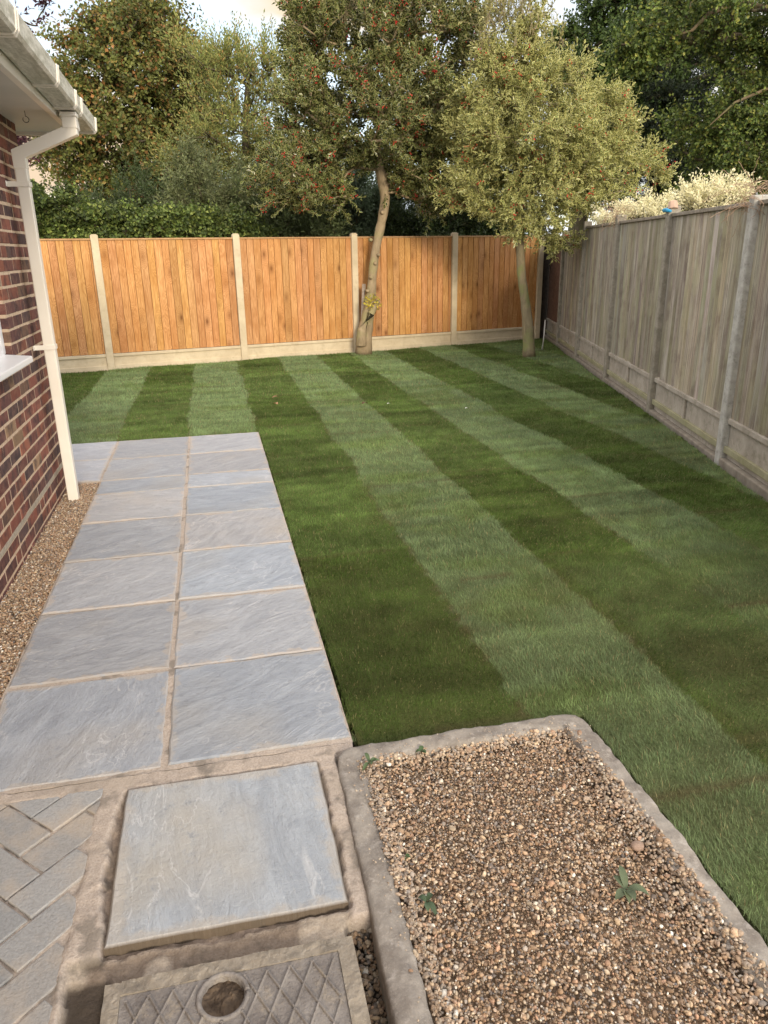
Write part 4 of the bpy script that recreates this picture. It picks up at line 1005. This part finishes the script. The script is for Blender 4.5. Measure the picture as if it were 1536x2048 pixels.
def E(px, py, Y, rpx, rpy=None, ry=None):
    """crown lobe centred where the photo shows it, radii in metres from pixel radii at that distance"""
    c_ = P(px, py, Y); k = Y / .93 / FPX; rpy = rpy or rpx
    return (*c_, rpx * k, (ry if ry else rpx * k), rpy * k)
mbry = Mat('red berries', .3, .5); mbry.b.inputs['Base Color'].default_value = (.55, .02, .02, 1); M_berry = mbry.m
M_lf = m_leaf('broad leaves', transl=.35); M_holly = m_leaf('holly leaves', (.40, .39, .15), .82, .15, .25); M_vari = m_leaf('variegated holly leaves', (.58, .56, .22), .71, .2, .30)
M_euo = m_leaf('cream euonymus leaves', (.80, .76, .52), .45, .25, .4); M_ivy = m_leaf('ivy leaves', transl=.2, rough=.6)

# left holly
tr1 = [P(727, 706, 12.02), P(731, 655, 12.0), P(742, 600, 12.0), P(745, 545, 12.0), P(752, 495, 12.0), P(764, 440, 12.0), P(772, 395, 12.0), P(762, 350, 12.0), P(752, 300, 12.0), P(765, 230, 12.0)]
tr1[0][2] = -.02
h1 = make_tree('holly_tree', 'holly tree with red berries and pale knobbly trunk left of the fence centre post gap', 'tree', tr1, [.135, .11, .080, .068, .065, .068, .074, .078, .055, .03],
   [E(620, 250, 12, 65, 75), E(700, 120, 12, 115, 120), E(840, 120, 12, 105, 125), E(780, 10, 12, 150, 90), E(640, 60, 12, 55, 90), E(760, 230, 12, 170, 90), E(600, 350, 11.8, 75, 60), E(680, 335, 12, 70, 40), E(880, 270, 12, 75, 85), E(860, 350, 12, 70, 45), E(915, 40, 12.2, 45, 70), E(560, 300, 12.2, 40, 60), E(930, 170, 12.1, 60, 90), E(975, 290, 12.1, 45, 70), E(570, 375, 11.9, 55, 32), E(650, 392, 11.8, 60, 30), E(860, 392, 11.9, 75, 34), E(590, 150, 12, 32, 60), E(590, 45, 12, 22, 45)],
   620, 6500, 13, (.068, .038), [(.04, .062, .018), (.07, .10, .026), (.10, .125, .035), (.025, .04, .015)], [.35, .28, .14, .23], M_holly, M_bark1, up=.75, slen=.26, berries=5200, gather=3.0, limb=.014, openang=.85, tintvar=.3)
h1['label'] = 'green holly tree with red berries and pale crooked trunk, in front of the orange fence'
# low sprout of yellow leaves, second stem and cut knots on the trunk
mb = MB(); mb.tube([P(722, 690, 11.9), P(724, 660, 11.86), P(742, 628, 11.84), P(757, 600, 11.86)], [.09, .075, .055, .035], 10)
for (kx, ky) in ((751, 527), (742, 555), (736, 582), (739, 650), (742, 480), (765, 425), (757, 510)):
    q_ = P(kx, ky, 11.90); m = MB(); m.tube([q_ + [0, .06, 0], q_ + [rs.uniform(-.01, .01), -.012, .004]], [.034, .024], 8); m.build('knot', M_bark1, h1, .006, smooth=True)
mb.build('cut_stem', M_bark1, h1, .006, smooth=True)
def sprig(name, p, n, r_, ll, pal, mat, parent=None, upz=.6, w=.5, twigs=True, bark=None):
    r0 = rng; m = n; d = unit(r0.normal(size=(m, 3)) + [0, 0, upz]); base = np.array(p) + d * (r_ * r0.random(m) ** .5)[:, None]
    ld = unit(d + r0.normal(size=(m, 3)) * .7); nr = unit(np.cross(ld, r0.normal(size=(m, 3)))); sd_ = np.cross(ld, nr); L = ll * r0.uniform(.6, 1.2, m)
    md = base + ld * (L * .5)[:, None]
    Vq = np.stack([base, md + sd_ * (L * w / 2)[:, None], base + ld * L[:, None], md - sd_ * (L * w / 2)[:, None]], 1).reshape(-1, 3)
    col = np.array(pal)[r0.choice(len(pal), m)] * r0.uniform(.75, 1.2, m)[:, None]
    uv = np.tile(np.array([[0, -1.], [1, 0], [0, 1], [-1, 0]]), (m, 1))
    return link(name, arr_mesh(name, Vq, np.arange(m)[:, None] * 4 + [0, 1, 2, 3], np.repeat(col, 4, 0), uv), mat, parent)
o = sprig('yellow_shoots', P(745, 606, 11.82), 150, .14, .05, [(.62, .50, .06), (.50, .44, .08), (.35, .36, .07)], M_lf, h1, .3); o['label'] = 'yellow leaved shoots on the lower trunk'
# right holly (variegated)
tr2 = [P(1058, 712, 10.8), P(1057, 660, 10.8), P(1050, 600, 10.8), P(1042, 545, 10.8), P(1040, 480, 10.8), P(1041, 420, 10.8), P(1036, 360, 10.8), P(1026, 290, 10.8), P(1030, 200, 10.8), P(1040, 110, 10.8), P(1046, 20, 10.8)]
tr2[0][2] = -.03
h2 = make_tree('variegated_holly_tree', 'cream and green variegated holly tree with slim mottled trunk in the far right corner', 'tree', tr2, [.10, .080, .070, .064, .060, .056, .05, .044, .034, .022, .01],
   [E(1040, 250, 10.8, 130, 75), E(1110, 300, 10.7, 105, 65), E(958, 305, 10.9, 45, 70), E(1200, 270, 10.7, 55, 45), E(1240, 340, 10.6, 75, 42), E(1095, 195, 10.8, 75, 50), E(1222, 200, 10.7, 26, 20), E(1252, 245, 10.7, 20, 14), E(1165, 140, 10.8, 24, 22), E(1205, 235, 10.7, 40, 20), E(1310, 352, 10.6, 22, 12), E(1110, 120, 10.8, 26, 26), E(1180, 390, 10.5, 80, 45), E(1080, 400, 10.6, 75, 75), E(1130, 450, 10.5, 42, 45), E(1000, 370, 10.9, 60, 60), E(1010, 150, 10.9, 60, 50), E(1290, 330, 10.6, 30, 22), E(1120, 495, 10.5, 22, 26), E(1035, 130, 10.8, 42, 45), E(1055, 70, 10.8, 26, 50), E(980, 225, 10.9, 42, 48), E(930, 370, 10.9, 45, 45)],
   430, 5200, 12, (.064, .029), [(.09, .13, .035), (.14, .17, .05), (.19, .20, .06), (.06, .09, .03)], [.3, .3, .2, .2], M_vari, M_bark2, up=.35, slen=.25, berries=1800, gather=3.5, limb=.013, openang=.75, tintvar=.25)
# sparse leading shoots at its top
def sparse(root, ells, n, shoots, mat, bark, pal, leaf=(.05, .02), slen=.3, k=9):
    pts, _ = in_ells(n, ells, 1.2); src = rng.choice(n, shoots); d = unit(rng.normal(size=(shoots, 3)) * .5 + [0, 0, 1.0]); sl = slen * rng.uniform(.6, 1.3, shoots)
    si = np.repeat(np.arange(shoots), k); t = np.tile(np.arange(k) / k, shoots); ang = rng.uniform(0, 6.28, len(si))
    D = d[si]; ax = unit(np.cross(D, [.3, .7, .5])); ay = np.cross(D, ax); rd = ax * np.cos(ang)[:, None] + ay * np.sin(ang)[:, None]
    base = pts[src][si] + D * (t * sl[si])[:, None]; ld = unit(D * .6 + rd * .8); nr = unit(np.cross(ld, rng.normal(size=ld.shape))); s2 = np.cross(ld, nr)
    L = leaf[0] * rng.uniform(.6, 1.2, len(si)); md = base + ld * (L * .5)[:, None]; w_ = leaf[1] / 2
    Vq = np.stack([base, md + s2 * w_, base + ld * L[:, None], md - s2 * w_], 1).reshape(-1, 3)
    uv = np.tile(np.array([[0, -1.], [1, 0], [0, 1], [-1, 0]]), (len(si), 1)); col = np.array(pal)[rng.choice(len(pal), len(si))] * rng.uniform(.7, 1.3, len(si))[:, None]
    link('leading_shoots', arr_mesh('leading_shoots', Vq, np.arange(len(si))[:, None] * 4 + [0, 1, 2, 3], np.repeat(col, 4, 0), uv), mat, root)
    mb = MB()
    for i in range(shoots): p_ = pts[src[i]]; mb.tube([p_ - d[i] * .15, p_ + d[i] * sl[i]], [.004, .0015], 3)
    mb.build('shoot_stems', bark, root)
sparse(h2, [E(1040, 60, 10.8, 70, 75), E(1000, 30, 10.8, 50, 50), E(1090, 80, 10.8, 30, 40), E(980, 90, 10.8, 35, 60), E(1040, 0, 10.8, 50, 50)], 90, 400, M_vari, M_bark2, [(.14, .15, .06), (.22, .21, .09)])
sparse(h1, [E(590, 60, 12, 25, 60), E(680, 20, 12, 60, 60), E(920, 20, 12, 50, 60), E(830, 0, 12, 90, 40)], 60, 240, M_holly, M_bark1, [(.06, .08, .03), (.10, .11, .04)], slen=.34)

# maple beyond the fence, left
make_tree('maple_tree', 'large round maple turning orange brown, beyond the fence behind the ivy hedge', 'tree', [np.array([-1.1, 20.3, -.1]), np.array([-1.1, 20.2, 1.6]), P(285, 320, 20), P(285, 200, 20)], [.26, .22, .16, .09],
   [E(270, 150, 20, 100, 100), E(190, 190, 19.8, 60, 75), E(330, 140, 20.2, 75, 100), E(215, 95, 20, 50, 50), E(280, 65, 20, 60, 40), E(170, 290, 19.7, 80, 60), E(280, 290, 19.7, 100, 80), E(370, 270, 20, 60, 100), E(145, 110, 20, 26, 40), E(200, 370, 19.8, 60, 40), E(390, 180, 20.4, 50, 70), E(140, 250, 19.7, 45, 40), E(300, 380, 19.8, 80, 40)],
   700, 7400, 8, (.088, .074), [(.17, .185, .05), (.13, .155, .04), (.24, .18, .055), (.30, .15, .05), (.085, .11, .03)], [.36, .27, .17, .08, .12], M_lf, M_barkd, up=.25, slen=.42, limb=.028, openang=1.1, tintvar=.3, gather=2.0)
# pale willowy trees
make_tree('ash_tree', 'tall loose pale green tree with thin upright branches between the maple and the holly', 'tree', [np.array([.9, 18.4, -.1]), np.array([1.0, 18.3, 1.7]), P(490, 300, 18), P(495, 170, 18)], [.16, .13, .09, .05],
   [E(480, 200, 18, 75, 80), E(420, 150, 18, 55, 50), E(545, 195, 18, 45, 65), E(450, 290, 18, 85, 60), E(540, 290, 18, 50, 60), E(500, 130, 18, 50, 35), E(385, 125, 18.5, 36, 45), E(420, 350, 18, 80, 50), E(510, 360, 18, 60, 45)],
   330, 2500, 12, (.085, .028), [(.27, .29, .09), (.19, .23, .07), (.33, .30, .10), (.32, .21, .07)], [.4, .35, .18, .07], M_lf, M_barkd, up=.9, slen=.55, limb=.018, openang=.6, tintvar=.25)
# scrub behind the fence (individual shrubs)
scr = [('laurel_shrub', 'tall dark laurel mass farther back between the pale ash and the holly trunk', (640, 400, 17.5), 130, 95, [(.08, .12, .05), (.11, .15, .06)], 1500),
       ('laurel_shrub', 'tall dark laurel mass farther back between the two holly trunks', (900, 400, 17.5), 140, 100, [(.035, .06, .02), (.055, .09, .025)], 1600),
       ('laurel_shrub', 'low dark laurel behind the ivy hedge under the maple', (330, 420, 17.0), 170, 60, [(.06, .085, .03), (.04, .065, .02)], 1300),
       ('dark_shrub', 'dense dark grey green shrub with bare stems behind the second fence panel', (430, 385, 14.6), 90, 62, [(.12, .145, .06), (.16, .18, .08)], 1500),
       ('dark_shrub', 'bushy grey green shrub rising behind the fence just left of the holly trunk', (570, 410, 14.2), 90, 60, [(.14, .18, .07), (.09, .12, .045)], 1300),
       ('dark_shrub', 'blue green shrub seen behind the holly trunk above the fence', (690, 400, 14.6), 70, 75, [(.11, .155, .09), (.075, .11, .06)], 1300),
       ('dark_shrub', 'very dark shrub over the fence right of the holly trunk', (850, 420, 14.4), 90, 50, [(.035, .055, .02), (.06, .09, .025)], 1400),
       ('dark_shrub', 'mid green shrub over the fence next to the variegated holly trunk', (965, 430, 14.8), 75, 65, [(.09, .14, .03), (.05, .08, .03)], 1300)]
for (nm, lab, (px_, py_, Y_), rx_, ry_, pal, ns) in scr:
    c0 = P(px_, py_, Y_); b0 = np.array([c0[0], c0[1], -.1])
    make_tree(nm, lab, 'shrub', [b0, b0 + [0, 0, 1.0], np.array([c0[0], c0[1], 1.7])], [.05, .045, .03], [E(px_, py_, Y_, rx_, ry_), E(px_ - rx_ * .6, py_ + 35, Y_, rx_ * .6, ry_ * .6), E(px_ + rx_ * .6, py_ + 30, Y_, rx_ * .6, ry_ * .65), E(px_, py_ + 60, Y_, rx_ * 1.15, 40), E(px_, py_ + 85, Y_, rx_ * 1.2, 30)], 150, int(ns * 1.9), 11, (.07, .030), pal, [.5] * len(pal), M_lf, M_barkd, up=.7, slen=.36, limb=.012, openang=.8, group='shrubs behind the orange fence')
# ivy hedge on the left
ih = make_tree('ivy_hedge', 'dense glossy ivy hedge over the left end of the orange fence', 'hedge', [np.array([-1.4, 13.3, -.1]), np.array([-1.4, 13.3, 1.2]), np.array([-1.2, 13.3, 1.9])], [.06, .05, .04],
   [E(110, 448, 13.2, 60, 38, .35), E(200, 455, 13.2, 60, 32, .35), E(290, 457, 13.2, 70, 30, .35), E(380, 462, 13.3, 70, 28, .35), E(470, 468, 13.4, 60, 26, .35), E(152, 408, 13.2, 14, 26, .15), E(40, 440, 13.0, 60, 44, .35), E(75, 405, 13.2, 26, 22, .2), E(130, 475, 13.2, 90, 30, .35), E(280, 478, 13.2, 90, 28, .35), E(430, 482, 13.3, 100, 26, .35)],
   460, 6000, 8, (.058, .054), [(.12, .165, .035), (.075, .115, .025), (.20, .24, .06), (.05, .075, .02)], [.3, .3, .15, .25], M_ivy, M_barkd, up=.3, slen=.20, limb=.010, openang=1.2, tintvar=.35)
# big dark trees on the right
make_tree('oak_tree', 'broad dark green tree at the top right rising behind the variegated holly', 'tree', [np.array([10.4, 21, -.1]), np.array([10.4, 21, 2.5]), P(1230, 200, 21), P(1230, 60, 21)], [.3, .25, .18, .1],
   [E(1200, 120, 21, 90, 100), E(1300, 60, 20.5, 110, 90), E(1160, 200, 21, 60, 80), E(1240, 250, 21, 110, 90), E(1150, 110, 21, 38, 45), E(1230, -10, 21, 60, 50), E(1190, 330, 21, 90, 70), E(1290, 200, 20.5, 70, 80)],
   480, 7500, 9, (.095, .070), [(.07, .115, .03), (.045, .08, .022), (.11, .165, .04)], [.4, .35, .25], M_lf, M_barkd, up=.2, slen=.45, limb=.026, openang=1.0, tintvar=.3)
make_tree('pine_tree', 'very dark pine between the two large trees at the right', 'tree', [np.array([12.2, 20, -.1]), np.array([12.2, 20, 2.5]), P(1330, 220, 20), P(1335, 60, 20)], [.25, .2, .15, .08],
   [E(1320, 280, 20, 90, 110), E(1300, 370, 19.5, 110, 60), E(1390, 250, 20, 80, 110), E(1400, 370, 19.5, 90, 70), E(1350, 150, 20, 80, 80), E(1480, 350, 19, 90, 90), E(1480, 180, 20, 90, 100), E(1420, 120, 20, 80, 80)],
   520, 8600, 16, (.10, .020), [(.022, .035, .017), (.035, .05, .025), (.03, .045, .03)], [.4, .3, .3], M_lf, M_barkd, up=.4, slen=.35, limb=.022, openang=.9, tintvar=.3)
make_tree('beech_tree', 'nearest large leafy tree overhanging the top right corner with spreading limbs', 'tree', [np.array([12.5, 15.5, -.1]), np.array([12.5, 15.5, 2.5]), P(1620, 150, 16), P(1560, 10, 16)], [.3, .25, .2, .15],
   [E(1480, 40, 15.5, 100, 70), E(1530, 150, 15.5, 90, 100), E(1400, 20, 15, 90, 50), E(1500, 270, 15.5, 110, 80), E(1330, 60, 15, 60, 40), E(1400, 250, 15.5, 60, 50), E(1270, 110, 15, 45, 22), E(1450, 370, 15.5, 100, 60), E(1540, 360, 15, 60, 80), E(1600, 200, 15.5, 80, 200)],
   480, 6200, 9, (.078, .056), [(.09, .135, .03), (.15, .19, .04), (.05, .08, .02), (.22, .23, .05)], [.35, .25, .3, .1], M_lf, M_barkd, up=.0, slen=.42, limb=.034, openang=1.0, tintvar=.35)
bt = bpy.data.objects['beech_tree']
m = MB(); m.tube([P(1640, 60, 15.6), P(1560, 20, 15.2), P(1480, 8, 14.9), P(1420, 25, 14.7), P(1385, 60, 14.6), P(1350, 72, 14.5)], [.10, .08, .06, .045, .03, .01], 8); m.build('limb', M_barkl, bt, smooth=True)
m = MB(); m.tube([P(1600, 150, 15.2), P(1540, 175, 14.9), P(1470, 205, 14.7), P(1420, 250, 14.6)], [.045, .035, .025, .01], 7); m.build('limb', M_barkl, bt, smooth=True)
# cream shrubs over the old fence
for (lab, px_, py_, Y_, rx_, ry_, ns) in (('small cream variegated shrub over the old fence just right of the holly crown', 1290, 430, 8.6, 50, 14, 230), ('large cream variegated shrub peeping over the old fence by the nearest post', 1425, 404, 7.0, 62, 20, 430), ('short cream shrub behind the tuft of dry vine', 1235, 440, 9.6, 36, 11, 150)):
    off_ = .45
    c0 = P(px_, py_, Y_); b0 = np.array([c0[0], c0[1], -.1])
    make_tree('cream_shrub', lab, 'shrub', [b0, b0 + [0, 0, 1.0], np.array([c0[0], c0[1], 1.6])], [.03, .025, .02], [E(px_, py_, Y_, rx_, ry_, .25), E(px_ + rx_ * .6, py_ - 12, Y_, rx_ * .4, ry_ * .6, .2), E(px_ - rx_ * .5, py_ + 10, Y_, rx_ * .5, ry_ * .6, .2)], 70, ns, 12, (.036, .019), [(.55, .52, .28), (.30, .34, .12), (.66, .62, .38)], [.4, .2, .4], M_euo, M_barkd, up=.9, slen=.17, limb=.008, openang=.8, group='cream shrubs behind the old fence')
# purple leaved tree behind the bungalow: only its outer twigs show
pt = P(20, 60, 10.5)
make_tree('purple_plum_tree', 'dark purple leaved tree whose twigs hang over the bungalow roof at the top left', 'tree', [np.array([-4.6, 11.5, -.1]), np.array([-4.6, 11.5, 2.2]), np.array([-4.4, 11.2, 3.6])], [.14, .12, .07],
   [E(-170, -60, 10.5, 100, 60), E(38, 4, 10.5, 46, 7), E(90, 14, 10.5, 14, 4), E(62, 48, 10.5, 22, 5), E(-40, 260, 11, 90, 60), E(42, 262, 11, 14, 12)],
   120, 520, 9, (.060, .028), [(.05, .018, .03), (.09, .03, .04), (.035, .018, .025)], [.4, .3, .3], M_lf, M_barkd, up=-.1, slen=.22, limb=.010, openang=.8)
# far cable
m = MB(); m.tube([np.array([-14, 30, 4.15]), np.array([-5.6, 30, 3.80]), np.array([-2, 30, 3.66]), np.array([6, 30, 3.7])], .010, 5)
tag(m.build('overhead_cable', m_simple('black cable', (.03, .03, .03), (.05, .05, .05), 5), None), 'thin dark overhead cable crossing the sky left of the maple', 'cable')
